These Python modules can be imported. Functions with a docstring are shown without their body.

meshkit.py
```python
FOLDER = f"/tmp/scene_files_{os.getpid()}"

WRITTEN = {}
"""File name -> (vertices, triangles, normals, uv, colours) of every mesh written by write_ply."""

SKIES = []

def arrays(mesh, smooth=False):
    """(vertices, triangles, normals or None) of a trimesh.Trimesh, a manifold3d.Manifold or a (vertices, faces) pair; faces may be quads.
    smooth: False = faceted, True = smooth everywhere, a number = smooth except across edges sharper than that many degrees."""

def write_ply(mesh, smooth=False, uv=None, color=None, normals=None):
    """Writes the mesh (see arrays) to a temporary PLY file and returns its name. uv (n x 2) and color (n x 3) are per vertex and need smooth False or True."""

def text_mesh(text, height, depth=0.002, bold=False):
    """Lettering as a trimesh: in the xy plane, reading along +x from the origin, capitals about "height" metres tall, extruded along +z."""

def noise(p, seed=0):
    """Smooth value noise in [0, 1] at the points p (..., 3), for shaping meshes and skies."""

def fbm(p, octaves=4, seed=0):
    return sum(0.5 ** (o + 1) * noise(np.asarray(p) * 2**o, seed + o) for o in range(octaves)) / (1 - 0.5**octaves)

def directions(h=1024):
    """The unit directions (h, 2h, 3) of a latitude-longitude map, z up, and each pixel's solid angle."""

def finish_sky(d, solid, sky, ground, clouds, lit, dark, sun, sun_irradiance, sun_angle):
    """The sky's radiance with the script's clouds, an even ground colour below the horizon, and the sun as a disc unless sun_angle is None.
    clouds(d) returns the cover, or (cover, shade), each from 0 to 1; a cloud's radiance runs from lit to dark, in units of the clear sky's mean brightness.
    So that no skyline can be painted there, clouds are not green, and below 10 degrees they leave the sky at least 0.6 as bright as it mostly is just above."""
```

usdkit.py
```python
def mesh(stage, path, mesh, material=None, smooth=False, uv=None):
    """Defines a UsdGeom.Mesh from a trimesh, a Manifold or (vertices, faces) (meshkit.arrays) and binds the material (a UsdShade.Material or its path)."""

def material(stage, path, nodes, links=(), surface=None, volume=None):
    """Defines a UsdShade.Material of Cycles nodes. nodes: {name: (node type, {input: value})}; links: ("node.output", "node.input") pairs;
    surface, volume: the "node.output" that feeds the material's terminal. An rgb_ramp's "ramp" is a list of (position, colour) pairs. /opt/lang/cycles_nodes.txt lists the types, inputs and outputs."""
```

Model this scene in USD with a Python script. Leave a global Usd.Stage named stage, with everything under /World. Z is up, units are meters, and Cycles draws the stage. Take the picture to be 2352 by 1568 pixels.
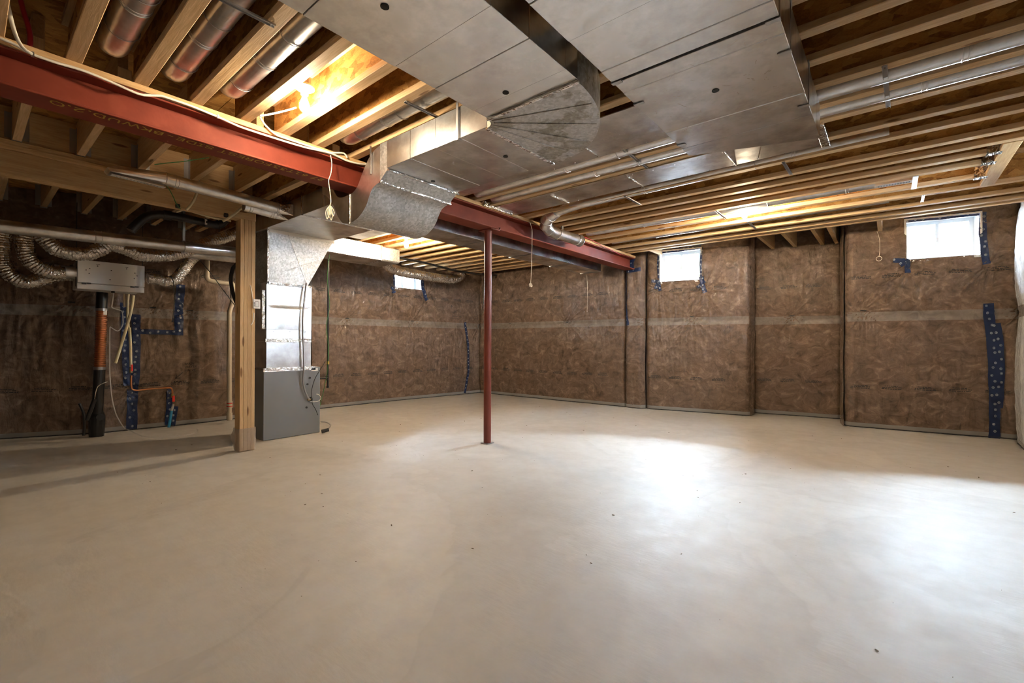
import math, random
import numpy as np, trimesh, meshkit, usdkit
from pxr import Usd, UsdGeom, UsdLux, UsdShade, Gf, Sdf
from shapely.geometry import Polygon, box as sbox

stage = Usd.Stage.CreateInMemory()
UsdGeom.SetStageUpAxis(stage, UsdGeom.Tokens.z)
UsdGeom.SetStageMetersPerUnit(stage, 1.0)
UsdGeom.Xform.Define(stage, '/World')
random.seed(7); rng = np.random.default_rng(7)

# ------------------------------------------------------------------ camera, sky, daylight, exposure
EXPOSURE = 0.4
cam = UsdGeom.Camera.Define(stage, '/World/camera')
YAW, PITCH, ROLL, EYE = math.radians(39.65), math.radians(.17), math.radians(.2), 1.15
_F = np.array([-math.sin(YAW), math.cos(YAW), 0]); _R = np.array([math.cos(YAW), math.sin(YAW), 0]); _U = np.array([0, 0, 1.])
F_ = _F*math.cos(PITCH)+_U*math.sin(PITCH); U2 = _U*math.cos(PITCH)-_F*math.sin(PITCH)
R_ = _R*math.cos(ROLL)+U2*math.sin(ROLL); U_ = U2*math.cos(ROLL)-_R*math.sin(ROLL)
cam.AddTransformOp().Set(Gf.Matrix4d(*R_, 0, *U_, 0, *(-F_), 0, 0, 0, EYE, 1))
cam.CreateHorizontalApertureAttr(36.0); cam.CreateVerticalApertureAttr(24.0)
cam.CreateFocalLengthAttr(36*1045/2352.0); cam.CreateClippingRangeAttr(Gf.Vec2f(.05, 200))
cam.CreateExposureAttr(EXPOSURE)
SKY = (.70, .85, 1.0)
dome = UsdLux.DomeLight.Define(stage, '/World/sky'); dome.CreateIntensityAttr(45.0); dome.CreateColorAttr(Gf.Vec3f(*SKY))
def sky_patch(name, c, target, w, h, power):
    """the bright part of the sky that a basement window can see over the ground outside: an area light outdoors, aimed at the window"""
    L = UsdLux.RectLight.Define(stage, '/World/'+name)
    c, t = np.array(c, float), np.array(target, float); b = (c-t)/np.linalg.norm(c-t)
    r = np.cross([0, 0, 1], b); r /= np.linalg.norm(r); u = np.cross(b, r)
    L.AddTransformOp().Set(Gf.Matrix4d(*r, 0, *u, 0, *b, 0, *c, 1))
    L.CreateWidthAttr(w); L.CreateHeightAttr(h); L.CreateIntensityAttr(power); L.CreateColorAttr(Gf.Vec3f(*SKY))
DAY = 390.0
sky_patch('daylight', (-1.7, 10.1, 4.55), (-2.65, 7.9, 2.5), 6.0, 1.6, DAY)
sky_patch('daylight_001', (2.0, 10.1, 4.6), (.55, 8.05, 2.5), 6.0, 1.6, DAY)
sky_patch('daylight_002', (-9.7, 5.75, 4.5), (-7.5, 5.75, 2.45), 4.2, 1.5, DAY)
sky_patch('daylight_003', (3.5, 5.3, 4.5), (1.3, 5.3, 2.45), 5.0, 1.5, DAY*.5)
BULB = (950.0, 2400.0, 2200.0, 5400.0)
WARM = (1.0, .79, .53)

# ------------------------------------------------------------------ materials
UsdGeom.Scope.Define(stage, '/World/Looks')
M = {}
def mat(name, nodes, links=(), surface='p.BSDF'):
    M[name] = usdkit.material(stage, '/World/Looks/'+name, nodes, links, surface=surface); return M[name]
def plain(name, col, rough=.5, metal=0., **kw):
    return mat(name, {'p': ('principled_bsdf', {'base_color': col, 'roughness': rough, 'metallic': metal, **kw})})
def noisy(name, stops, scale=(1, 1, 1), nscale=6., detail=5., dist=0., rough=.5, metal=0., bump=0., bscale=None, vary=.0, rrange=None, **kw):
    n = {'g': ('geometry', {}), 'm': ('mapping', {'scale': scale}), 'n': ('noise_texture', {'scale': nscale, 'detail': detail, 'distortion': dist, 'roughness': .6}),
         'r': ('rgb_ramp', {'ramp': stops}), 'p': ('principled_bsdf', {'roughness': rough, 'metallic': metal, **kw})}
    l = [('g.position', 'm.vector'), ('m.vector', 'n.vector'), ('n.fac', 'r.fac')]
    out = 'r.color'
    if vary:
        n['o'] = ('object_info', {}); n['mr'] = ('map_range', {'from_min': 0., 'from_max': 1., 'to_min': 1-vary, 'to_max': 1+vary})
        n['h'] = ('hsv', {}); l += [('o.random', 'mr.value'), ('mr.result', 'h.value'), ('r.color', 'h.color')]; out = 'h.color'
    l += [(out, 'p.base_color')]
    if rrange:
        n['rr'] = ('map_range', {'from_min': .3, 'from_max': .7, 'to_min': rrange[0], 'to_max': rrange[1]}); l += [('n.fac', 'rr.value'), ('rr.result', 'p.roughness')]
    if bump:
        n['b'] = ('bump', {'strength': bump, 'distance': .01}); n['n2'] = ('noise_texture', {'scale': bscale or nscale, 'detail': 4.})
        l += [('m.vector', 'n2.vector'), ('n2.fac', 'b.height'), ('b.normal', 'p.normal')]
    return mat(name, n, l)
def wood(name, light, dark, axis, vary=.12):
    sc = {'x': (1.2, 18, 18), 'y': (18, 1.2, 18), 'z': (18, 18, 1.2)}[axis]
    ks = {'x': (2.2, 11, 11), 'y': (11, 2.2, 11), 'z': (11, 11, 2.2)}[axis]
    n = {'g': ('geometry', {}), 'm': ('mapping', {'scale': sc}), 'n': ('noise_texture', {'scale': 3., 'detail': 6., 'distortion': 1.2, 'roughness': .65}),
         'r': ('rgb_ramp', {'ramp': [(.3, dark), (.5, [(a+b)/2 for a, b in zip(dark, light)]), (.7, light)]}),
         'mk': ('mapping', {'scale': ks}), 'v': ('voronoi_texture', {'scale': 1.0, 'randomness': 1.}), 'kr': ('rgb_ramp', {'ramp': [(0, (.25, .16, .1)), (.09, (.3, .2, .13)), (.14, (1, 1, 1)), (1, (1, 1, 1))]}),
         'x': ('mix', {'mix_type': 'multiply', 'fac': .85}), 'o': ('object_info', {}), 'mr': ('map_range', {'to_min': 1-vary, 'to_max': 1+vary}), 'h': ('hsv', {}),
         'b': ('bump', {'strength': .25, 'distance': .004}), 'p': ('principled_bsdf', {'roughness': .65, 'specular_ior_level': .3})}
    return mat(name, n, [('g.position', 'm.vector'), ('m.vector', 'n.vector'), ('n.fac', 'r.fac'), ('g.position', 'mk.vector'), ('mk.vector', 'v.vector'), ('v.distance', 'kr.fac'),
        ('r.color', 'x.color1'), ('kr.color', 'x.color2'), ('x.color', 'h.color'), ('o.random', 'mr.value'), ('mr.result', 'h.value'), ('h.color', 'p.base_color'), ('n.fac', 'b.height'), ('b.normal', 'p.normal')])
wood('lumber_x', (.70, .50, .29), (.50, .32, .16), 'x'); wood('lumber_y', (.64, .44, .23), (.45, .275, .125), 'y'); wood('lumber_z', (.68, .48, .27), (.50, .32, .155), 'z')
def osb(name, sc, tone):
    a, b, c = [tuple(np.array(x)*tone) for x in ((.20, .085, .018), (.42, .21, .055), (.58, .33, .10))]
    n = {'g': ('geometry', {}), 'm': ('mapping', {'scale': sc}), 'd': ('noise_texture', {'scale': 4., 'detail': 3.}), 'ad': ('mix', {'mix_type': 'add', 'fac': .22}),
         'v': ('voronoi_texture', {'scale': 7., 'randomness': 1.}), 's': ('separate_color', {}), 'n': ('noise_texture', {'scale': 14., 'detail': 6., 'distortion': 2.5}), 'mx': ('mix_float', {'fac': .55}),
         'r': ('rgb_ramp', {'ramp': [(.22, a), (.5, b), (.8, c)]}), 'b': ('bump', {'strength': .3, 'distance': .004}), 'p': ('principled_bsdf', {'roughness': .6, 'specular_ior_level': .3})}
    return mat(name, n, [('g.position', 'm.vector'), ('g.position', 'd.vector'), ('m.vector', 'ad.color1'), ('d.color', 'ad.color2'), ('ad.color', 'v.vector'), ('v.color', 's.color'), ('m.vector', 'n.vector'), ('s.r', 'mx.a'), ('n.fac', 'mx.b'), ('mx.result', 'r.fac'), ('r.color', 'p.base_color'), ('mx.result', 'b.height'), ('b.normal', 'p.normal')])
osb('osb_web', (2.2, 1, 4.5), 1.0); osb('osb_deck', (3.5, 2.0, 1), .95)
noisy('steel_red', [(.3, (.135, .022, .012)), (.55, (.19, .034, .018)), (.75, (.25, .060, .032))], nscale=2.4, rough=.62, bump=.1, bscale=30, specular_ior_level=.25)
noisy('post_red', [(.28, (.12, .021, .013)), (.6, (.19, .038, .022)), (.70, (.22, .055, .035)), (.74, (.38, .25, .19))], scale=(1, 1, .35), nscale=9., detail=7., rough=.42)
noisy('rust', [(.42, (.20, .030, .017)), (.50, (.28, .05, .03)), (.56, (.55, .30, .24)), (.70, (.26, .05, .03))], scale=(1, .35, 1), nscale=22., rough=.6)
def metal(name, stops, nscale=9., rough=(.28, .42), scale=(1, 1, 1), dents=.12, dscale=2.2, spangle=0.):
    n = {'g': ('geometry', {}), 'm': ('mapping', {'scale': scale}), 'n': ('noise_texture', {'scale': nscale, 'detail': 6., 'roughness': .6}), 'r': ('rgb_ramp', {'ramp': stops}),
         'rr': ('map_range', {'from_min': .3, 'from_max': .7, 'to_min': rough[0], 'to_max': rough[1]}), 'n2': ('noise_texture', {'scale': dscale, 'detail': 2.}), 'b': ('bump', {'strength': dents, 'distance': .05}),
         'p': ('principled_bsdf', {'metallic': 1.0})}
    l = [('g.position', 'm.vector'), ('m.vector', 'n.vector'), ('n.fac', 'r.fac'), ('n.fac', 'rr.value'), ('rr.result', 'p.roughness'), ('g.position', 'n2.vector'), ('n2.fac', 'b.height'), ('b.normal', 'p.normal')]
    if spangle:
        n.update({'v': ('voronoi_texture', {'scale': 60., 'randomness': 1.}), 's': ('separate_color', {}), 'sm': ('map_range', {'to_min': 1-spangle, 'to_max': 1.0}), 'mx': ('mix', {'mix_type': 'multiply', 'fac': 1.})})
        l += [('g.position', 'v.vector'), ('v.color', 's.color'), ('s.r', 'sm.value'), ('r.color', 'mx.color1'), ('sm.result', 'mx.color2'), ('mx.color', 'p.base_color')]
    else: l += [('r.color', 'p.base_color')]
    return mat(name, n, l)
metal('sheet_metal', [(.3, (.74, .76, .79)), (.62, (.82, .84, .87)), (.70, (.70, .71, .72)), (.78, (.82, .84, .87))], nscale=3., rough=(.23, .30), dents=.06, dscale=3.)
metal('galvanized', [(.3, (.52, .53, .54)), (.6, (.68, .69, .70))], nscale=5., rough=(.42, .56), dents=.03, spangle=.35)
metal('galvanized_worn', [(.36, (.72, .73, .75)), (.52, (.66, .67, .68)), (.57, (.40, .38, .33)), (.7, (.62, .62, .62))], nscale=4., rough=(.36, .55), dents=.06, spangle=.3)
metal('pipe_metal', [(.3, (.72, .73, .75)), (.7, (.82, .83, .85))], nscale=4., rough=(.27, .36), dents=.0)
metal('foil', [(.3, (.78, .77, .75)), (.7, (.90, .89, .87))], nscale=12., rough=(.13, .25), dents=.5, dscale=24.)
metal('bright_foil', [(.3, (.8, .8, .8)), (.7, (.9, .9, .9))], nscale=12., rough=(.12, .25), dents=.4, dscale=30.)
plain('strap_metal', (.42, .42, .43), .4, 1.); plain('copper', (.72, .30, .13), .3, 1.); plain('brass', (.70, .50, .22), .3, 1.); plain('dark_iron', (.05, .05, .052), .45, .6)
noisy('cabinet_grey', [(.3, (.20, .215, .235)), (.7, (.225, .24, .26))], nscale=2., rough=.38)
plain('white_enamel', (.70, .68, .66), .35); plain('white_vinyl', (.80, .82, .84), .4); plain('white_plastic', (.75, .73, .70), .5); plain('porcelain', (.85, .83, .78), .3)
plain('cable_white', (.78, .74, .66), .55); plain('string_cream', (.72, .64, .52), .8); plain('cable_red', (.42, .02, .03), .45); plain('cable_green', (.05, .20, .05), .5); plain('black_rubber', (.012, .012, .013), .5)
plain('abs_black', (.010, .010, .011), .35); plain('pvc_cream', (.62, .55, .44), .45); plain('pex_cream', (.62, .54, .33), .4); plain('pex_yellow', (.60, .38, .05), .5); plain('blue_pipe', (.03, .28, .55), .4); plain('red_plastic', (.65, .03, .02), .35); plain('pipe_grey', (.4, .4, .4), .4)
plain('rubber_grey', (.30, .30, .31), .6); plain('ink', (.012, .010, .010), .6); plain('ink_soft', (.05, .038, .030), .5); plain('crayon', (.45, .30, .05), .8); plain('paper', (.74, .72, .69), .6); plain('hole_dark', (.012, .011, .010), .7); plain('dirt', (.16, .12, .085), .9); plain('scuff', (.30, .28, .25), .7)
plain('clear_tube', (.8, .8, .8), .15, alpha=.35); plain('hem_grey', (.26, .255, .25), .4); plain('sealant', (.045, .045, .05), .55)
for i_, w_ in enumerate(BULB): mat(f'lamp_glow_{i_+1}', {'e': ('emission', {'color': WARM, 'strength': w_})}, surface='e.emission')
mat('glass_pane', {'t': ('transparent_bsdf', {'color': (.96, .97, .97)}), 'gl': ('glossy_bsdf', {'roughness': .02}), 'f': ('fresnel', {'IOR': 1.45}), 'm': ('mix_closure', {})}, [('f.fac', 'm.fac'), ('t.BSDF', 'm.closure1'), ('gl.BSDF', 'm.closure2')], surface='m.closure')
mat('poly_wrap', {'t': ('transparent_bsdf', {'color': (.9, .9, .9)}), 'gl': ('principled_bsdf', {'base_color': (.6, .55, .5), 'roughness': .15}), 'm': ('mix_closure', {'fac': .4})}, [('t.BSDF', 'm.closure1'), ('gl.BSDF', 'm.closure2')], surface='m.closure')
mat('blue_tape', {'g': ('geometry', {}), 'n': ('noise_texture', {'scale': 30., 'detail': 3.}), 'b': ('bump', {'strength': .5, 'distance': .01}), 'p': ('principled_bsdf', {'base_color': (.008, .022, .080), 'roughness': .30})},
    [('g.position', 'n.vector'), ('n.fac', 'b.height'), ('b.normal', 'p.normal')])
plain('tape_print', (.40, .44, .50), .4)
def film(name, stops, coat=1.0, crough=.07, crumple=1.0):
    n = {'g': ('geometry', {}), 'm': ('mapping', {'scale': (1, 1, 1.25)}), 'd': ('noise_texture', {'scale': 2.6, 'detail': 4.}), 'ad': ('mix', {'mix_type': 'add', 'fac': .30}),
         'n': ('noise_texture', {'scale': 6.5, 'detail': 9., 'distortion': .9, 'roughness': .66}), 'r': ('rgb_ramp', {'ramp': stops}),
         'mc': ('mapping', {'scale': (8, 8, 2.6)}), 'c': ('noise_texture', {'scale': 2.2, 'detail': 5., 'distortion': .8, 'roughness': .55}), 'b': ('bump', {'strength': crumple, 'distance': .035}),
         'p': ('principled_bsdf', {'roughness': .75, 'specular_ior_level': .15, 'coat_weight': coat, 'coat_roughness': crough, 'coat_ior': 1.5})}
    return mat(name, n, [('g.position', 'm.vector'), ('g.position', 'd.vector'), ('m.vector', 'ad.color1'), ('d.color', 'ad.color2'), ('ad.color', 'n.vector'), ('n.fac', 'r.fac'), ('r.color', 'p.base_color'), ('g.position', 'mc.vector'), ('mc.vector', 'c.vector'), ('c.fac', 'b.height'), ('b.normal', 'p.coat_normal')])
film('insulation', [(.30, (.072, .048, .034)), (.44, (.125, .084, .060)), (.56, (.170, .115, .082)), (.66, (.245, .170, .122)), (.78, (.32, .235, .18))])
film('film_band', [(.3, (.14, .115, .10)), (.5, (.20, .17, .15)), (.7, (.25, .215, .19))], coat=.9)
film('film_pale', [(.3, (.42, .42, .42)), (.7, (.58, .58, .58))], coat=.9)
def concrete():
    n = {'g': ('geometry', {}), 'n': ('noise_texture', {'scale': .55, 'detail': 5., 'distortion': .6, 'roughness': .55}), 'r': ('rgb_ramp', {'ramp': [(.32, (.47, .445, .41)), (.47, (.545, .52, .485)), (.53, (.525, .50, .465)), (.535, (.56, .535, .50)), (.7, (.60, .575, .54))]}),
         'n2': ('noise_texture', {'scale': 7., 'detail': 8., 'roughness': .65}), 'r2': ('rgb_ramp', {'ramp': [(.3, (.93, .925, .92)), (.6, (1, 1, 1))]}), 'x': ('mix', {'mix_type': 'multiply', 'fac': 1.}),
         'v': ('voronoi_texture', {'scale': 2.6, 'randomness': 1.}), 'vr': ('rgb_ramp', {'ramp': [(0, (.35, .28, .2)), (.012, (.45, .38, .3)), (.02, (1, 1, 1)), (1, (1, 1, 1))]}), 'x2': ('mix', {'mix_type': 'multiply', 'fac': .8}),
         'rr': ('map_range', {'from_min': .3, 'from_max': .7, 'to_min': .62, 'to_max': .48}), 'mb': ('mapping', {'scale': (2, 5, 1)}), 'n3': ('noise_texture', {'scale': 9., 'detail': 5.}), 'b': ('bump', {'strength': .12, 'distance': .01}), 'p': ('principled_bsdf', {'specular_ior_level': .35})}
    mat('concrete', n, [('g.position', 'n.vector'), ('n.fac', 'r.fac'), ('g.position', 'n2.vector'), ('n2.fac', 'r2.fac'), ('r.color', 'x.color1'), ('r2.color', 'x.color2'), ('g.position', 'v.vector'), ('v.distance', 'vr.fac'), ('x.color', 'x2.color1'), ('vr.color', 'x2.color2'), ('x2.color', 'p.base_color'),
        ('n2.fac', 'rr.value'), ('rr.result', 'p.roughness'), ('g.position', 'mb.vector'), ('mb.vector', 'n3.vector'), ('n3.fac', 'b.height'), ('b.normal', 'p.normal')])
concrete(); plain('outside_grey', (.62, .64, .66), .9); plain('earth', (.25, .22, .18), .95)

# ------------------------------------------------------------------ scene helpers
USED = {}
def unique(parent, name):
    k = parent+'/'+name; n = USED.get(k, 0); USED[k] = n+1
    return k if n == 0 else f'{k}_{n:03d}'
def setcd(prim, **kw):
    for k, v in kw.items():
        if v: prim.SetCustomDataByKey(k, v)
class Part:
    def __init__(s, name, mesh, m, label=None, smooth=False, kind=None): s.name, s.mesh, s.m, s.label, s.smooth, s.kind, s.kids = name, mesh, m, label, smooth, kind, []
    def add(s, *a, **k): p = Part(*a, **k); s.kids.append(p); return p
def arr(mesh):
    if isinstance(mesh, list): mesh = cat(mesh)
    return mesh
def cat(ms):
    ms = [m for m in ms if m is not None]
    return trimesh.util.concatenate(ms)
class Thing:
    """a thing of the scene: an Xform at its base whose children are its parts"""
    def __init__(s, name, label=None, category=None, group=None, kind=None): s.name, s.cd, s.parts = name, dict(label=label, category=category, group=group, kind=kind), []
    def add(s, *a, **k): p = Part(*a, **k); s.parts.append(p); return p
    def done(s, origin=None):
        allp = []
        def walk(ps):
            for p in ps: p.mesh = arr(p.mesh); allp.append(p); walk(p.kids)
        walk(s.parts)
        lo = np.min([p.mesh.bounds[0] for p in allp], 0); hi = np.max([p.mesh.bounds[1] for p in allp], 0)
        o = np.array(origin, float) if origin is not None else np.array([(lo[0]+hi[0])/2, (lo[1]+hi[1])/2, lo[2]])
        path = unique('/World', s.name)
        x = UsdGeom.Xform.Define(stage, path); x.AddTranslateOp().Set(Gf.Vec3d(*map(float, o))); setcd(x.GetPrim(), **s.cd)
        def put(parent, ps):
            for p in ps:
                q = unique(parent, p.name); m = p.mesh.copy(); m.apply_translation(-o)
                g = usdkit.mesh(stage, q, m, M[p.m], smooth=p.smooth); setcd(g.GetPrim(), label=p.label, kind=p.kind); put(q, p.kids)
        put(path, s.parts); return path
def single(name, mesh, m, label=None, category=None, group=None, kind=None, smooth=False):
    mesh = arr(mesh).copy(); lo, hi = mesh.bounds; o = np.array([(lo[0]+hi[0])/2, (lo[1]+hi[1])/2, lo[2]]); mesh.apply_translation(-o)
    g = usdkit.mesh(stage, unique('/World', name), mesh, M[m], smooth=smooth); g.AddTranslateOp().Set(Gf.Vec3d(*map(float, o)))
    setcd(g.GetPrim(), label=label, category=category, group=group, kind=kind); return g
def box(x0, x1, y0, y1, z0, z1, bevel=0.):
    if not bevel:
        m = trimesh.creation.box([x1-x0, y1-y0, z1-z0]); m.apply_translation([(x0+x1)/2, (y0+y1)/2, (z0+z1)/2]); return m
    b = bevel; pts = []
    for sx in (0, 1):
        for sy in (0, 1):
            for sz in (0, 1):
                c = np.array([(x0, x1)[sx], (y0, y1)[sy], (z0, z1)[sz]]); d = np.array([1-2*sx, 1-2*sy, 1-2*sz])*b
                for a in range(3):
                    e = d.copy(); e[a] = 0; pts.append(c+e)
    return trimesh.convex.convex_hull(np.array(pts))
def hull(pts): return trimesh.convex.convex_hull(np.array(pts, float))
def smooth_path(pts, step=.03):
    from scipy.interpolate import CubicSpline
    p = np.array(pts, float); d = np.r_[0, np.cumsum(np.linalg.norm(np.diff(p, axis=0), axis=1))]
    n = max(2, int(d[-1]/step)+1); t = np.linspace(0, d[-1], n)
    if len(p) == 2: return np.stack([np.interp(t, d, p[:, k]) for k in range(3)], 1)
    from scipy.interpolate import PchipInterpolator
    return np.stack([PchipInterpolator(d, p[:, k])(t) for k in range(3)], 1)
def sweep(path, radius, n=12, caps=True):
    """a tube along a path; radius is a number or one per point"""
    p = np.asarray(path, float); r = np.broadcast_to(np.asarray(radius, float), len(p)) if np.ndim(radius) < 2 else radius
    t = np.gradient(p, axis=0); t /= np.linalg.norm(t, axis=1, keepdims=True)+1e-12
    u = np.cross(t[0], [0, 0, 1.]); u = np.cross(t[0], [1., 0, 0]) if np.linalg.norm(u) < .1 else u; u /= np.linalg.norm(u)
    V = []; a = np.linspace(0, 2*np.pi, n, endpoint=False)
    for i in range(len(p)):
        u = u-t[i]*(u@t[i]); u /= np.linalg.norm(u); w = np.cross(t[i], u)
        V.append(p[i]+(np.cos(a)[:, None]*u+np.sin(a)[:, None]*w)*(r[i] if np.ndim(r) == 1 else r[i][:, None]))
    V = np.vstack(V); f = []
    for i in range(len(p)-1):
        for j in range(n):
            k = (j+1) % n; f += [[i*n+j, i*n+k, (i+1)*n+k], [i*n+j, (i+1)*n+k, (i+1)*n+j]]
    if caps:
        c0, c1 = len(V), len(V)+1; V = np.vstack([V, p[0], p[-1]]); m = (len(p)-1)*n
        for j in range(n): k = (j+1) % n; f += [[c0, k, j], [c1, m+j, m+k]]
    return trimesh.Trimesh(V, f, process=False)
def tube(pts, r, n=12, step=.03): return sweep(smooth_path(pts, step), r, n)
def flex(pts, r, seed=0, n=22, pitch=.026, amp=.11):
    p = smooth_path(pts, pitch/4); L = np.arange(len(p)); ridge = (np.abs(np.sin(L*np.pi/4))**.7-.5)*amp
    q = np.random.default_rng(seed); a = np.linspace(0, 2*np.pi, n, endpoint=False)
    nz = meshkit.noise(np.stack(np.broadcast_arrays(L[:, None]*.23, np.cos(a)[None]*2.2, np.sin(a)[None]*2.2), -1), seed)-.5
    return sweep(p, r*(1+ridge[:, None]+.16*nz), n)
def ring(center, axis, r, t, n=24):
    a = np.linspace(0, 2*np.pi, n+1); axis = np.array(axis, float)/np.linalg.norm(axis)
    u = np.cross(axis, [0, 0, 1.]); u = np.cross(axis, [1., 0, 0]) if np.linalg.norm(u) < .1 else u; u /= np.linalg.norm(u); w = np.cross(axis, u)
    return sweep(np.array(center)+r*(np.cos(a)[:, None]*u+np.sin(a)[:, None]*w), t, 6, caps=False)
def disc(center, axis, r, h, n=20):
    m = trimesh.creation.cylinder(r, h, sections=n); T = trimesh.geometry.align_vectors([0, 0, 1], axis); m.apply_transform(T); m.apply_translation(center); return m
def extrude_y(poly, y0, y1):
    """polygon in (x, z) swept along y"""
    m = trimesh.creation.extrude_polygon(Polygon(poly), y1-y0, engine='earcut'); v = m.vertices.copy()
    return trimesh.Trimesh(np.stack([v[:, 0], y0+v[:, 2], v[:, 1]], 1), m.faces[:, ::-1], process=False)
def extrude_z(poly, z0, z1):
    m = trimesh.creation.extrude_polygon(poly if isinstance(poly, Polygon) else Polygon(poly), z1-z0, engine='earcut'); m.apply_translation([0, 0, z0]); return m
ORD = 'first second third fourth fifth sixth seventh eighth ninth tenth eleventh twelfth thirteenth fourteenth fifteenth sixteenth seventeenth eighteenth nineteenth twentieth twenty-first twenty-second twenty-third twenty-fourth twenty-fifth twenty-sixth'.split()
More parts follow.
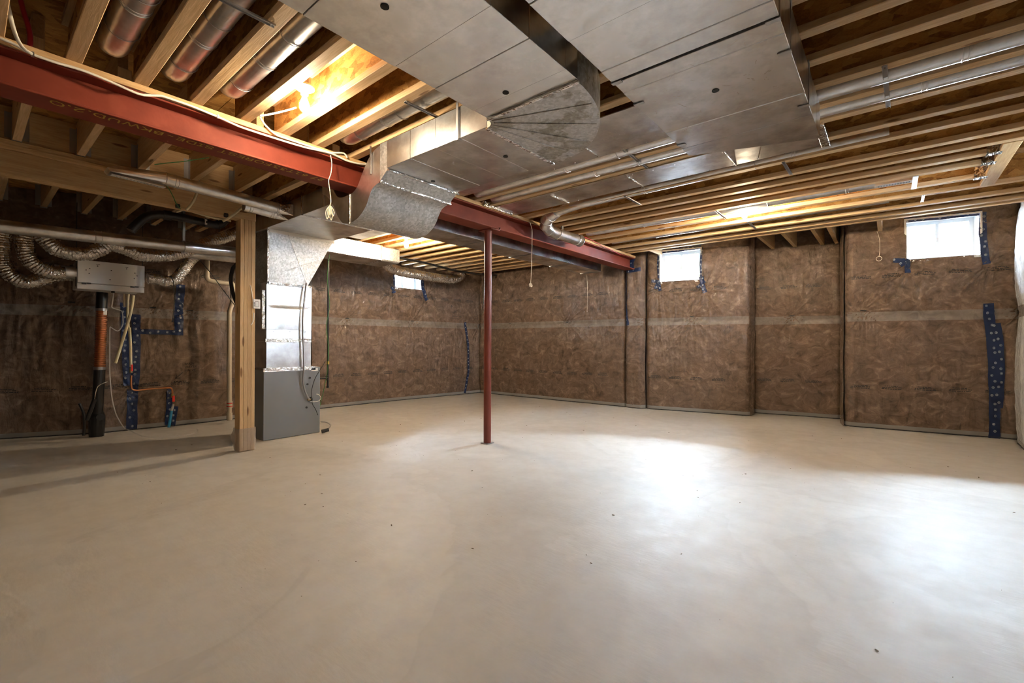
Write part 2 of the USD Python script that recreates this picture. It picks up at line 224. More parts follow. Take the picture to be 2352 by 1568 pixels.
DATA = {'tape': {'far_right_a': ['D', [[1.437, 1.658], [1.448, 1.425], [1.468, 1.101], [1.483, 0.563], [1.495, -0.006]], 0.1], 'far_right_b': ['D', [[1.502, 1.413], [1.525, 1.102], [1.529, 0.727], [1.514, 0.377]], 0.09], 'win2_top': ['D', [[0.638, 2.794], [1.043, 2.79], [1.39, 2.796]], 0.06], 'win2_right': ['D', [[1.394, 2.801], [1.386, 2.513], [1.402, 2.267], [1.421, 2.146]], 0.07], 'win2_left_a': ['D', [[0.521, 2.27], [0.678, 2.25]], 0.06], 'win2_left_b': ['D', [[0.593, 2.2], [0.683, 2.261]], 0.06], 'win2_left_c': ['D', [[0.665, 2.263], [0.674, 2.094]], 0.06], 'win1_top': ['B', [[0.167, 2.732], [0.556, 2.741], [0.907, 2.759]], 0.06], 'win1_left': ['B', [[0.219, 2.712], [0.212, 2.5], [0.227, 2.272]], 0.03], 'win1_right': ['B', [[0.914, 2.752], [0.901, 2.448], [0.908, 2.229]], 0.03], 'win1_lc_a': ['B', [[0.11, 2.234], [0.235, 2.219]], 0.055], 'win1_lc_b': ['B', [[0.176, 2.093], [0.227, 2.234]], 0.055], 'win1_lc_c': ['B', [[0.22, 2.227], [0.25, 2.059]], 0.055], 'win1_rc_a': ['B', [[0.915, 2.258], [0.928, 2.119], [0.969, 1.994]], 0.07], 'win1_rc_b': ['B', [[0.848, 2.08], [0.969, 2.182]], 0.05], 'beam_h': ['P', [[-0.031, 2.438], [0.133, 2.439], [0.308, 2.446]], 0.07], 'beam_v': ['P', [[0.18, 2.682], [0.14, 2.578], [0.157, 2.452]], 0.07], 'beam_drop': ['P', [[0.01, 2.45], [0.011, 2.152], [-0.005, 1.918], [0.021, 1.643], [0.054, 1.47]], 0.075], 'corner_strip': ['L', [[10.588, 1.605], [10.652, 1.118], [10.668, 0.53], [10.583, 0.027]], 0.06], 'win3_right': ['L', [[9.446, 2.52], [9.458, 2.269], [9.565, 2.024]], 0.08], 'win3_left': ['L', [[8.792, 2.588], [8.804, 2.272]], 0.035], 'win3_lc_a': ['L', [[8.735, 2.232], [8.834, 2.129]], 0.05], 'win3_lc_b': ['L', [[8.823, 2.266], [8.765, 2.115]], 0.05], 'util_v': ['L', [[5.318, 1.934], [5.304, 1.656], [5.301, 1.236]], 0.1], 'util_h': ['L', [[4.873, 1.282], [5.311, 1.273]], 0.065], 'util_l1': ['L', [[4.846, 1.503], [4.848, 1.116], [4.845, 0.775], [4.828, 0.531]], 0.09], 'util_l2': ['L', [[4.728, 1.65], [4.739, 1.116], [4.759, 0.581]], 0.075], 'util_l3': ['L', [[4.815, 0.532], [4.812, 0.266], [4.809, 0.006]], 0.11], 'util_r1': ['L', [[5.208, 0.506], [5.187, 0.022]], 0.07], 'util_r2': ['L', [[5.267, 0.269], [5.239, -0.002]], 0.06]}, 'clip': [['L', 7.847, 1.582], ['L', 9.244, 1.586], ['L', 11.007, 1.529], ['A', 0.922, 1.568], ['A', 2.369, 1.56], ['P', 0.365, 1.54], ['B', 0.767, 1.601], ['C', 0.557, 1.6], ['D', 0.209, 1.612], ['D', 1.742, 1.545], ['L', 4.227, 1.63], ['L', 5.021, 1.604], ['L', 5.429, 1.585]], 'pucker': [['D', 1.429, 2.118], ['D', 0.665, 2.124], ['B', 0.235, 2.082], ['B', 0.949, 2.045], ['L', 8.804, 2.144], ['L', 9.533, 2.04], ['L', 4.82, 0.492], ['L', 5.208, 0.523]], 'note1': [5.367, 0.839], 'note1e': [5.529, 0.736], 'note2': [10.214, 1.859], 'win': {'1': [[[0.241, 2.725], [0.894, 2.754], [0.242, 2.203], [0.895, 2.215]]], '2': [[[0.656, 2.792], [1.366, 2.794], [0.656, 2.275], [1.362, 2.255]]], '3': [[[8.812, 2.607], [9.435, 2.573], [8.814, 2.23], [9.437, 2.213]]]}, 'tube': {'flexA': [0.072, [[-6.85, 0.702, 1.881], [-6.85, 0.602, 1.879], [-6.85, 0.512, 1.913], [-6.85, 0.442, 1.986], [-6.85, 0.405, 2.083], [-6.85, 0.395, 2.194], [-6.85, 0.41, 2.295]]], 'flexB': [0.072, [[-7.1, 0.255, 2.273], [-7.1, 0.247, 2.068], [-7.1, 0.271, 1.926], [-7.1, 0.339, 1.816], [-7.1, 0.421, 1.778], [-7.1, 0.508, 1.806], [-7.1, 0.624, 1.867], [-7.1, 0.78, 1.904]]], 'flexC': [0.07, [[-6.6, 0.47, 2.281], [-6.6, 0.532, 2.183], [-6.6, 0.611, 2.098], [-6.6, 0.724, 2.07], [-6.6, 0.842, 2.088], [-6.6, 0.946, 2.152], [-6.6, 1.036, 2.219], [-6.6, 1.166, 2.187], [-6.6, 1.321, 2.142], [-6.6, 1.484, 2.156], [-6.6, 1.654, 2.213], [-6.6, 1.832, 2.321], [-6.6, 2.02, 2.43], [-6.6, 2.218, 2.538], [-6.6, 2.453, 2.698], [-6.6, 2.646, 2.826]]], 'flexD': [0.062, [[-6.8, 1.395, 1.897], [-6.8, 1.479, 1.901], [-6.8, 1.564, 1.879], [-6.8, 1.661, 1.91], [-6.8, 1.741, 2.022], [-6.8, 1.814, 2.152], [-6.8, 1.888, 2.251]]], 'collar': [0.066, [[-6.85, 0.609, 1.875], [-6.85, 0.797, 1.888]]], 'frontpipe': [0.062, [[-6.2, 0.144, 2.19], [-6.2, 0.543, 2.199], [-6.2, 1.13, 2.218], [-6.2, 2.306, 2.259]]], 'pipe2': [0.05, [[-6.7, 1.769, 2.238], [-6.7, 2.576, 2.259]]], 'abs': [0.045, [[-6.0, 1.094, 2.286], [-6.0, 1.171, 2.401], [-6.0, 1.254, 2.482], [-6.0, 1.366, 2.511], [-6.0, 1.542, 2.516], [-6.0, 1.749, 2.506], [-6.0, 1.871, 2.501], [-6.0, 1.938, 2.545], [-6.0, 1.974, 2.629]]], 'pex1': [0.012, [[-5.16, 1.441, 2.62], [-5.16, 1.427, 2.549], [-5.16, 1.395, 2.474], [-5.16, 1.353, 2.406]]], 'pex2': [0.012, [[-5.16, 1.908, 2.641], [-5.16, 1.846, 2.554], [-5.16, 1.773, 2.465], [-5.16, 1.717, 2.409], [-5.16, 1.663, 2.362]]], 'pex3': [0.011, [[-5.4, 1.333, 2.424], [-5.4, 1.416, 2.464], [-5.4, 1.516, 2.452], [-5.4, 1.652, 2.436], [-5.4, 1.773, 2.439], [-5.4, 1.814, 2.434]]], 'green1': [0.004, [[-5.12, 1.141, 2.617], [-5.12, 1.197, 2.572], [-5.12, 1.24, 2.494], [-5.12, 1.264, 2.435], [-5.12, 1.298, 2.394]]], 'green2': [0.004, [[-4.7, 1.009, 2.62], [-4.7, 1.098, 2.661], [-4.7, 1.205, 2.706], [-4.7, 1.334, 2.769], [-4.7, 1.418, 2.803], [-4.7, 1.477, 2.79]]], 'coil_top': [0.055, [[-7.36, 1.077, 1.805], [-7.36, 1.07, 1.529]]], 'coil': [0.048, [[-7.36, 1.074, 1.53], [-7.36, 1.058, 0.827]]], 'coil_low': [0.055, [[-7.36, 1.058, 0.827], [-7.36, 1.037, 0.276]]], 'coil_base': [0.075, [[-7.4, 1.042, 0.298], [-7.4, 1.039, 0.087]]], 'prop': [0.014, [[-7.2, 0.86, 0.434], [-7.2, 0.905, 0.248], [-7.2, 0.898, 0.056]]], 'pexv1': [0.016, [[-7.25, 1.35, 1.725], [-7.25, 1.338, 1.578], [-7.25, 1.301, 1.387], [-7.25, 1.241, 1.118], [-7.25, 1.184, 0.885]]], 'pexv2': [0.016, [[-7.38, 1.338, 1.326], [-7.38, 1.352, 1.062], [-7.38, 1.357, 0.825]]], 'pexv3': [0.014, [[-7.4, 1.289, 1.746], [-7.4, 1.294, 1.582]]], 'pexv4': [0.014, [[-7.38, 1.327, 1.748], [-7.38, 1.32, 1.501], [-7.38, 1.334, 1.282]]], 'copper1': [0.011, [[-7.36, 1.358, 0.722], [-7.36, 1.355, 0.623], [-7.36, 1.364, 0.551], [-7.36, 1.42, 0.53], [-7.36, 1.594, 0.539], [-7.36, 1.747, 0.539], [-7.36, 1.78, 0.52], [-7.36, 1.786, 0.449]]], 'grey_supply': [0.014, [[-7.36, 1.796, 0.315], [-7.36, 1.777, 0.218]]], 'blue_supply': [0.016, [[-7.36, 1.777, 0.23], [-7.36, 1.749, 0.013]]], 'clear': [0.006, [[-7.0, 1.128, 1.742], [-7.0, 1.117, 1.629], [-7.0, 1.109, 1.552], [-7.0, 1.2, 1.506], [-7.0, 1.212, 1.377], [-7.0, 1.161, 1.273], [-7.0, 1.095, 1.322], [-7.0, 1.092, 1.119], [-7.0, 1.093, 0.865], [-7.0, 1.114, 0.508], [-7.0, 1.166, 0.257], [-7.583, 1.35, 0.02], [-6.888, 1.368, 0.02], [-6.612, 1.538, 0.02], [-6.568, 1.744, 0.02], [-6.902, 1.937, 0.02]]], 'pvc': [0.03, [[-7.15, 2.117, 2.257], [-7.15, 2.118, 2.031], [-7.15, 2.139, 1.992], [-7.15, 2.191, 1.98], [-7.15, 2.428, 1.968], [-7.15, 2.429, 1.734], [-7.15, 2.392, 1.547], [-7.15, 2.399, 0.046]]], 'blackcable': [0.005, [[-6.9, 1.926, 2.246], [-6.9, 2.064, 2.083], [-6.9, 2.191, 1.906], [-6.9, 2.388, 1.627]]], 'cord': [0.004, [[-6.7, 1.601, 1.943], [-6.7, 1.632, 1.862], [-6.7, 1.638, 1.65], [-6.7, 1.625, 1.438]]], 'linehose': [0.022, [[-6.3, 2.27, 2.67], [-6.3, 2.207, 2.163], [-6.3, 2.139, 2.055], [-6.3, 2.12, 1.934], [-6.3, 2.14, 1.784], [-6.3, 2.195, 1.614]]], 'conduit': [0.011, [[-5.56, 2.713, 1.881], [-5.56, 2.687, 1.663], [-5.56, 2.667, 1.393], [-5.56, 2.679, 1.072], [-5.56, 2.686, 0.83], [-5.56, 2.676, 0.669], [-5.56, 2.698, 0.56], [-5.56, 2.759, 0.436]]], 'vent': [0.033, [[-5.72, 2.819, 2.016], [-5.72, 2.831, 0.857]]], 'gaspipe': [0.013, [[-5.72, 3.082, 2.238], [-5.72, 3.085, 0.56]]], 'gasarm': [0.01, [[-5.68, 2.88, 0.683], [-5.68, 3.062, 0.679]]], 'greenf': [0.004, [[-5.66, 3.068, 2.298], [-5.66, 3.039, 1.98], [-5.66, 3.071, 1.64], [-5.66, 3.03, 1.353], [-5.66, 3.056, 1.068], [-5.66, 3.045, 0.783], [-5.66, 3.004, 0.558], [-5.66, 2.947, 0.338], [-5.66, 2.918, 0.217]]], 'wire1': [0.004, [[-5.56, 2.961, 0.902], [-5.56, 2.892, 0.794], [-5.56, 2.819, 0.671], [-5.56, 2.786, 0.526], [-5.56, 2.793, 0.39], [-5.56, 2.838, 0.303], [-5.56, 2.867, 0.228]]], 'wire2': [0.004, [[-5.56, 2.77, 0.408], [-5.56, 2.854, 0.4], [-5.56, 2.906, 0.439], [-5.56, 2.877, 0.486], [-5.56, 2.848, 0.494]]], 'hose': [0.008, [[-6.168, 3.225, 0.03], [-6.084, 3.251, 0.03], [-5.878, 3.203, 0.03], [-5.627, 3.043, 0.03], [-5.484, 2.896, 0.03]]], 'cable_post': [0.006, [[-5.21, 1.939, 1.75], [-5.21, 1.957, 1.659], [-5.21, 1.966, 1.576]]], 'cable_post2': [0.006, [[-5.21, 1.975, 1.461], [-5.21, 1.975, 1.405], [-5.21, 1.95, 1.33]]], 'beamcable': [0.007, [[-3.405, 0.111, 2.655], [-3.405, 0.154, 2.651], [-3.405, 0.223, 2.629], [-3.405, 0.294, 2.628], [-3.405, 0.403, 2.635], [-3.405, 0.521, 2.625], [-3.405, 0.657, 2.608], [-3.405, 0.718, 2.627], [-3.405, 0.772, 2.644], [-3.405, 0.894, 2.643], [-3.405, 1.063, 2.631], [-3.405, 1.221, 2.614], [-3.405, 1.452, 2.617], [-3.405, 1.643, 2.624], [-3.405, 1.852, 2.645], [-3.405, 2.003, 2.63], [-3.405, 2.172, 2.656]]], 'beamcable2': [0.007, [[-3.4, 1.322, 2.73], [-3.4, 1.366, 2.678], [-3.4, 1.45, 2.64], [-3.4, 1.641, 2.641], [-3.4, 1.85, 2.65], [-3.4, 1.962, 2.679], [-3.4, 1.992, 2.654]]], 'feedcable': [0.008, [[-3.2, 0.123, 2.755], [-3.2, 0.131, 2.714], [-3.2, 0.142, 2.652], [-3.2, 0.159, 2.588], [-3.2, 0.185, 2.549], [-3.2, 0.209, 2.54]]], 'redcable': [0.011, [[-3.45, 0.178, 2.929], [-3.45, 0.194, 2.848], [-3.45, 0.209, 2.788], [-3.45, 0.217, 2.725], [-3.45, 0.213, 2.672]]], 'bulbcable': [0.006, [[-3.05, 1.186, 2.572], [-3.05, 1.3, 2.639], [-3.05, 1.412, 2.715]]], 'string1': [0.0035, [[-3.36, 1.824, 2.611], [-3.36, 1.836, 2.539], [-3.36, 1.829, 2.469], [-3.36, 1.811, 2.406], [-3.36, 1.822, 2.324], [-3.36, 1.83, 2.251], [-3.36, 1.823, 2.216]]], 'string2': [0.0035, [[-3.36, 4.386, 2.616], [-3.36, 4.43, 2.519], [-3.36, 4.424, 2.145], [-3.36, 4.408, 1.878]]], 'ventpipe_elbow': [0.075, [[0.0, 4.42, 2.74], [-2.6, 4.42, 2.72], [-3.05, 4.43, 2.69], [-3.2, 4.5, 2.64], [-3.27, 4.62, 2.58], [-3.3, 4.78, 2.56]]], 'ventpipe_run': [0.08, [[-3.3, 4.76, 2.56], [-3.3, 5.42, 2.57]]], 'redwire': [0.005, [[-3.4, 5.614, 2.69], [-3.4, 5.961, 2.676], [-3.4, 6.295, 2.647], [-3.4, 6.508, 2.634], [-3.4, 6.887, 2.602]]], 'supplyrun': [0.055, [[-4.95, 1.116, 2.594], [-4.95, 1.624, 2.577], [-4.95, 2.182, 2.555]]], 'supplyrun2': [0.05, [[-5.05, 1.815, 2.526], [-5.05, 2.121, 2.514]]], 'flexE': [0.07, [[-6.9, 4.003, 2.876], [-6.9, 4.161, 2.868], [-6.9, 4.392, 2.812], [-6.9, 4.651, 2.687]]], 'flexF': [0.085, [[-6.45, 4.48, 2.53], [-6.7, 4.72, 2.47], [-6.85, 5.1, 2.44], [-6.95, 5.8, 2.44], [-7.02, 6.4, 2.46], [-7.08, 6.75, 2.53], [-7.1, 6.85, 2.62]]], 'blackline': [0.02, [[-6.6, 4.755, 2.629], [-6.6, 5.275, 2.626], [-6.6, 5.796, 2.599], [-6.6, 6.25, 2.573], [-6.6, 6.743, 2.58], [-6.6, 7.42, 2.622]]]}}
TB = DATA['tube']

# ------------------------------------------------------------------ the setting: floor, ceiling, walls
def grid(x0, x1, y0, y1, st, zf):
    xs, ys = np.arange(x0, x1+st, st), np.arange(y0, y1+st, st); X, Y = np.meshgrid(xs, ys); V = np.stack([X.ravel(), Y.ravel(), zf(X, Y).ravel()], 1); n = len(xs)
    i = (np.arange(len(ys)-1)[:, None]*n+np.arange(n-1)[None]).ravel(); return trimesh.Trimesh(V, np.vstack([np.c_[i, i+1, i+n+1], np.c_[i, i+n+1, i+n]]), process=False)
single('floor', grid(-8.9, 1.5, -3.4, 8.9, .1, lambda X, Y: -.001-.003*meshkit.noise(np.stack([X*.6, Y*.6, X*0], -1))), 'concrete', kind='structure', smooth=True)
DECK = Polygon([(-8.7, -3.4), (-8.7, -.7), (-8.2, .3), (-7.8, 1.1), (-7.7, 2.2), (-7.78, 4), (-7.68, 5.5), (-7.45, 7.8), (-3.5, 7.84), (-3.3, 7.88), (-1.9, 8.17), (-1.9, 8.62), (-.33, 8.8), (-.33, 8.1), (1.48, 8.37), (1.48, -3.4)])
ce = Thing('ceiling', kind='structure')
for xa in np.arange(-9.0, 1.6, 2.44):
    for ya in np.arange(-3.6, 9.0, 1.22):
        g = DECK.intersection(sbox(xa+.002, ya+.002, xa+2.438, ya+1.218))
        for h in getattr(g, 'geoms', [g]):
            if h.area > .01: ce.add('subfloor_panel', extrude_z(h, 2.98, 3.0), 'osb_deck')
ce.add('upper_floor', extrude_z(DECK, 3.004, 3.08), 'osb_deck'); ce.done()
WALL = {'A': [(-7.28, 7.60), (-3.64, 7.64)], 'P': [(-3.66, 7.60), (-3.30, 7.62)], 'B': [(-3.30, 7.67), (-1.69, 8.0)], 'C': [(-1.75, 8.40), (-.54, 8.6)], 'D': [(-.48, 7.90), (1.26, 8.165)],
        'L': [(-8.5, -3.2), (-8.5, -.7), (-8.03, .28), (-7.62, 1.1), (-7.5, 2.2), (-7.58, 4.0), (-7.5, 5.5), (-7.27, 7.62)], 'R': [(1.25, 8.18), (1.165, 7.78), (1.15, 7.4), (1.24, 6.9), (1.28, 6.2), (1.28, -3.3)], 'F': [(1.4, -3.2), (-8.6, -3.2)]}
WIN = {'B': (.245, .893, 2.205, 2.735), 'D': (.658, 1.364, 2.265, 2.79), 'L': (8.815, 9.436, 2.225, 2.605), 'R': (2.54, 3.24, 2.25, 2.76)}
WTOP = 2.97
def arc(k):
    p = np.array(WALL[k]); return p, np.r_[0, np.cumsum(np.hypot(*np.diff(p, axis=0).T))]
LEN = {k: arc(k)[1][-1] for k in WALL}
def wall_xy(k, s):
    p, d = arc(k); s = np.asarray(s, float)
    x, y = np.interp(s, d, p[:, 0]), np.interp(s, d, p[:, 1]); e = .08
    a, b = np.clip(s-e, 0, d[-1]), np.clip(s+e, 0, d[-1])
    tx, ty = np.interp(b, d, p[:, 0])-np.interp(a, d, p[:, 0]), np.interp(b, d, p[:, 1])-np.interp(a, d, p[:, 1]); L = np.hypot(tx, ty)+1e-9
    return x, y, ty/L, -tx/L
PUCK = {}
for k, s, z in DATA['clip']+DATA['pucker']: PUCK.setdefault(k, []).append((s, z))
PUCK.setdefault('L', []).extend([(4.6, 2.3), (6.6, 1.57)]); PUCK.setdefault('D', []).append((1.5, 2.66))
def film_h(k, s, z):
    s, z = np.asarray(s, float), np.asarray(z, float); L = LEN[k]
    pil = np.abs(np.sin(np.pi*np.clip(np.where(z < 1.53, z/1.53, (z-1.53)/1.2), 0, 1)))**.5
    h = .042*pil
    e = np.maximum(np.minimum(s, L-s), 0)
    if k in 'ABCDPR': h = h-.085*np.exp(-(e/.035)**1.2)*(1-.35*np.exp(-((z-1.53)/.1)**2))+.02*np.exp(-((e-.09)/.07)**2)*pil
    q = np.stack([s, z, 0*s], -1); sd = 'ABCDPLRF'.index(k)
    h = h+.018*(meshkit.fbm(q*[1.7, 1.5, 1], 3, sd)-.5)
    rid = 1-np.abs(2*meshkit.fbm(q*[9, 1.6, 1]+[0, 0, 3.3], 3, sd+9)-1)
    h = h+.012*np.clip(rid-.72, 0, 1)*3.6*np.clip(meshkit.noise(q*[1.1, 1.1, 1]+[0, 0, 7.7], sd+3)*1.6-.35, 0, 1)
    rid = 1-np.abs(2*meshkit.fbm(q*[6, 7, 1]+[5, 0, 1.3], 3, sd+19)-1)
    h = h+.004*np.clip(rid-.8, 0, 1)*5
    for i, (ps, pz) in enumerate(PUCK.get(k, [])):
        ds, dz = s-ps, z-pz; r = np.hypot(ds, dz); th = np.arctan2(dz, ds); m = r < 1.1
        tw = th+.25*meshkit.noise(np.stack([r*3+i, th*0, th*0], -1), i); w = (1-np.abs(np.sin(7.5*tw+i*1.7)))**3*1.6+(1-np.abs(np.sin(12*tw+2*i)))**3-.8
        h = np.where(m, h+(.015*np.clip(r/.04, 0, 1)*np.exp(-r/.26)*w-.030*np.exp(-r/.10)), h)
    return h
def wall_pt(k, s, z, lift=0.):
    s, z = np.asarray(s, float), np.asarray(z, float); x, y, nx, ny = wall_xy(k, s); h = film_h(k, s, z)+lift
    return np.stack([x+nx*h, y+ny*h, z], -1)
def wall_sheet(k, s0, s1, z0, z1, st, lift=0., hole=None):
    S, Z = np.meshgrid(np.linspace(s0, s1, max(2, int((s1-s0)/st)+1)), np.linspace(z0, z1, max(2, int((z1-z0)/st)+1))); n = S.shape[1]
    V = wall_pt(k, S.ravel(), Z.ravel(), lift); i = (np.arange(S.shape[0]-1)[:, None]*n+np.arange(n-1)[None]).ravel()
    if hole is not None:
        c = (S[:-1, :-1]+S[1:, 1:]).ravel()/2, (Z[:-1, :-1]+Z[1:, 1:]).ravel()/2
        i = i[~((c[0] > hole[0]) & (c[0] < hole[1]) & (c[1] > hole[2]) & (c[1] < hole[3]))]
    return trimesh.Trimesh(V, np.vstack([np.c_[i, i+1, i+n+1], np.c_[i, i+n+1, i+n]]), process=False)
def prints(k, zc, s0, s1, sd):
    q = np.random.default_rng(sd); out = []; s = s0
    while s+.26 < s1:
        drop = zc+.012*math.sin(s*1.3+sd)
        hole = WIN.get(k)
        if not (hole and hole[0]-.3 < s < hole[1]+.05 and hole[2] < drop < hole[3]):
            for r in range(3):
                a, b = s+.012*q.random()+(.03 if r == 0 else 0), s+.20+.03*q.random()-(.03 if r == 0 else 0); t = a
                while t < b:
                    e = min(t+.012+.03*q.random(), b); ss = np.array([t, e, e, t]); zz = drop-.019*r+np.array([0, 0, .0095, .0095])
                    out.append(trimesh.Trimesh(wall_pt(k, ss, zz, .003), [[0, 1, 2], [0, 2, 3]], process=False)); t = e+.006
        s += .335
    return cat(out) if out else None
def strip(k, pts, width, lift, wob=.06, sd=0):
    p = np.array(pts, float); d = np.r_[0, np.cumsum(np.hypot(*np.diff(p, axis=0).T))]; n = max(3, int(d[-1]/.02)+1); t = np.linspace(0, d[-1], n)
    c = np.stack([np.interp(t, d, p[:, 0]), np.interp(t, d, p[:, 1])], 1); g = np.gradient(c, axis=0); g /= np.linalg.norm(g, axis=1, keepdims=True)+1e-9; nn = np.stack([-g[:, 1], g[:, 0]], 1)
    q = np.random.default_rng(sd); w = width*(1+wob*np.sin(t*17+sd)+wob*(q.random(n)-.5)); m = 5; k5 = np.linspace(-.5, .5, m)
    G = c[:, None]+nn[:, None]*(w[:, None]*k5[None])[..., None]; V = wall_pt(k, G[..., 0].ravel(), G[..., 1].ravel(), lift)
    i = (np.arange(n-1)[:, None]*m+np.arange(m-1)[None]).ravel(); return trimesh.Trimesh(V, np.vstack([np.c_[i, i+1, i+m+1], np.c_[i, i+m+1, i+m]]), process=False), c, d[-1]
wl, wb, wr = Thing('wall_left', kind='structure'), Thing('wall_back', kind='structure'), Thing('wall_right', kind='structure')
for k, w, st in (('L', wl, .016), ('A', wb, .015), ('P', wb, .012), ('B', wb, .014), ('C', wb, .014), ('D', wb, .014), ('R', wr, .03)):
    L = LEN[k]
    w.add('insulation_panel', wall_sheet(k, 0, L, .06, WTOP, st, hole=WIN.get(k)), 'film_pale' if k == 'R' else 'insulation', smooth=True)
    zb0, zb1 = 1.462, 1.590
    w.add('overlap_band', wall_sheet(k, .03, L-.03, zb0, zb1, .02, .004), 'film_band', smooth=True)
    if k != 'R':
        pr = [prints(k, z, .06 if k != 'L' else 2.2, L-.05, i*7+ord(k)) for i, z in enumerate((.59, 2.085))]
        pr = [x for x in pr if x is not None]
        if pr: w.add('printed_lettering', cat(pr), 'ink', kind='stuff')
    w.add('plastic_hem', wall_sheet(k, 0, L, .012, .065, .026, .003), 'hem_grey', smooth=True)
    w.add('sealant_line', wall_sheet(k, 0, L, 0, .014, .03, .010), 'sealant')
for k, s, z in DATA['clip']:
    a = [(s-.035, z), (s+.035, z)] if not (k == 'L' and s > 10.5) and not (k == 'P') and not (k == 'D' and s > 1.7) else [(s, z-.05), (s, z+.05)]
    (wl if k == 'L' else wb).add('fastening_strip', strip(k, a, .016, .012, 0)[0], 'black_rubber')
# returns of the stepped far wall, covered with the same sheeting
for (xa, ya), (xb, yb) in (((-1.70, 7.99), (-1.74, 8.42)), ((-.55, 8.60), (-.49, 7.90))):
    n = 24; t = np.linspace(0, 1, n); zz = np.linspace(0, WTOP, 90); T_, Z_ = np.meshgrid(t, zz); bul = .035*np.sin(np.pi*T_)+.008*meshkit.noise(np.stack([T_*3, Z_*4, 0*T_], -1))
    sg = 1 if xa < -1 else -1
    V = np.stack([xa+(xb-xa)*T_+sg*bul, ya+(yb-ya)*T_, Z_], -1).reshape(-1, 3); i = (np.arange(89)[:, None]*n+np.arange(n-1)[None]).ravel()
    wb.add('insulation_return', trimesh.Trimesh(V, np.vstack([np.c_[i, i+1, i+n+1], np.c_[i, i+n+1, i+n]]), process=False), 'film_pale' if False else 'insulation', smooth=True)
def note(k, s, z, lines, h, arrow=None):
    out = []
    for i, t in enumerate(lines):
        m = meshkit.text_mesh(t, h, .001); v = m.vertices; ss = s+v[:, 0]+.18*v[:, 1]; zz = z-i*h*1.6+v[:, 1]+.06*v[:, 0]*math.sin(i+1.)
        out.append(trimesh.Trimesh(wall_pt(k, ss, zz, .004), m.faces, process=False))
    for a, b in arrow or []: out.append(strip(k, [a, b], .008, .004, 0)[0])
    return cat(out)
s, z = DATA['note1']; wl.add('handwriting', note('L', s, z-.01, ['MAIN', 'WATER', 'VALVE'], .028, [((s-.02, z-.11), (s-.10, z-.19)), ((s-.10, z-.19), (s-.045, z-.185)), ((s-.10, z-.19), (s-.085, z-.14))]), 'ink')
s, z = DATA['note2']; wl.add('handwriting', note('L', s, z-.06, ['Unlyse', 'NTS  Ps,', 'see water mark', 'Door used'], .026, [((s-.02, z+.10), (s-.02, z+.02)), ((s-.02, z+.10), (s-.045, z+.06)), ((s-.02, z+.10), (s+.005, z+.06))]), 'ink')
wl.done(); wb.done(); wr.done()
single('wall_front', wall_sheet('F', 0, LEN['F'], 0, WTOP, .12), 'insulation', kind='structure', smooth=True)
# concrete foundation behind the sheeting
FD = Thing('foundation', kind='structure')
def slab(k, s0, s1, z0, z1, d0=.13, d1=.27):
    p, d = arc(k)
    def at(s, dd):
        i = min(max(np.searchsorted(d, s)-1, 0), len(p)-2); u = (p[i+1]-p[i])/np.linalg.norm(p[i+1]-p[i]); c = p[i]+u*(s-d[i]); return c-np.array([u[1], -u[0]])*dd
    cuts = [s0]+[v for v in d[1:-1] if s0+.05 < v < s1-.05]+[s1]
    for a, b in zip(cuts, cuts[1:]):
        a, b = a-(.1 if a > s0 else 0), b+(.1 if b < s1 else 0); i_ = (a+b)/2
        i = min(max(np.searchsorted(d, i_)-1, 0), len(p)-2); u = (p[i+1]-p[i])/np.linalg.norm(p[i+1]-p[i]); n_ = np.array([u[1], -u[0]]); o = p[i]-u*d[i]
        FD.add('wall_pour', hull([[*(o+u*s-n_*dd), zz] for s in (a, b) for dd in (d0, d1) for zz in (z0, z1)]), 'outside_grey')
EXT = {'L': (.2, .7), 'A': (.7, .05), 'P': (.1, .1), 'B': (.05, 0), 'C': (.5, .5), 'D': (0, .5), 'R': (.5, .2), 'F': (.5, .5)}
for k, (e0, e1) in EXT.items():
    L = LEN[k]; h_ = WIN.get(k); o_ = .15 if k == 'P' else .13
    if not h_: slab(k, -e0, L+e1, -.2, 3.6, o_, o_+.14)
    else:
        s0, s1, z0, z1 = h_
        slab(k, -e0, s0-.02, -.2, 3.6); slab(k, s1+.02, L+e1, -.2, 3.6); slab(k, s0-.02, s1+.02, -.2, z0-.02); slab(k, s0-.02, s1+.02, z1+.02, 3.6)
FD.add('wall_pour', box(-1.97, -1.82, 8.0, 8.95, -.2, 3.6), 'outside_grey'); FD.add('wall_pour', box(-.42, -.27, 8.05, 8.95, -.2, 3.6), 'outside_grey'); FD.done()
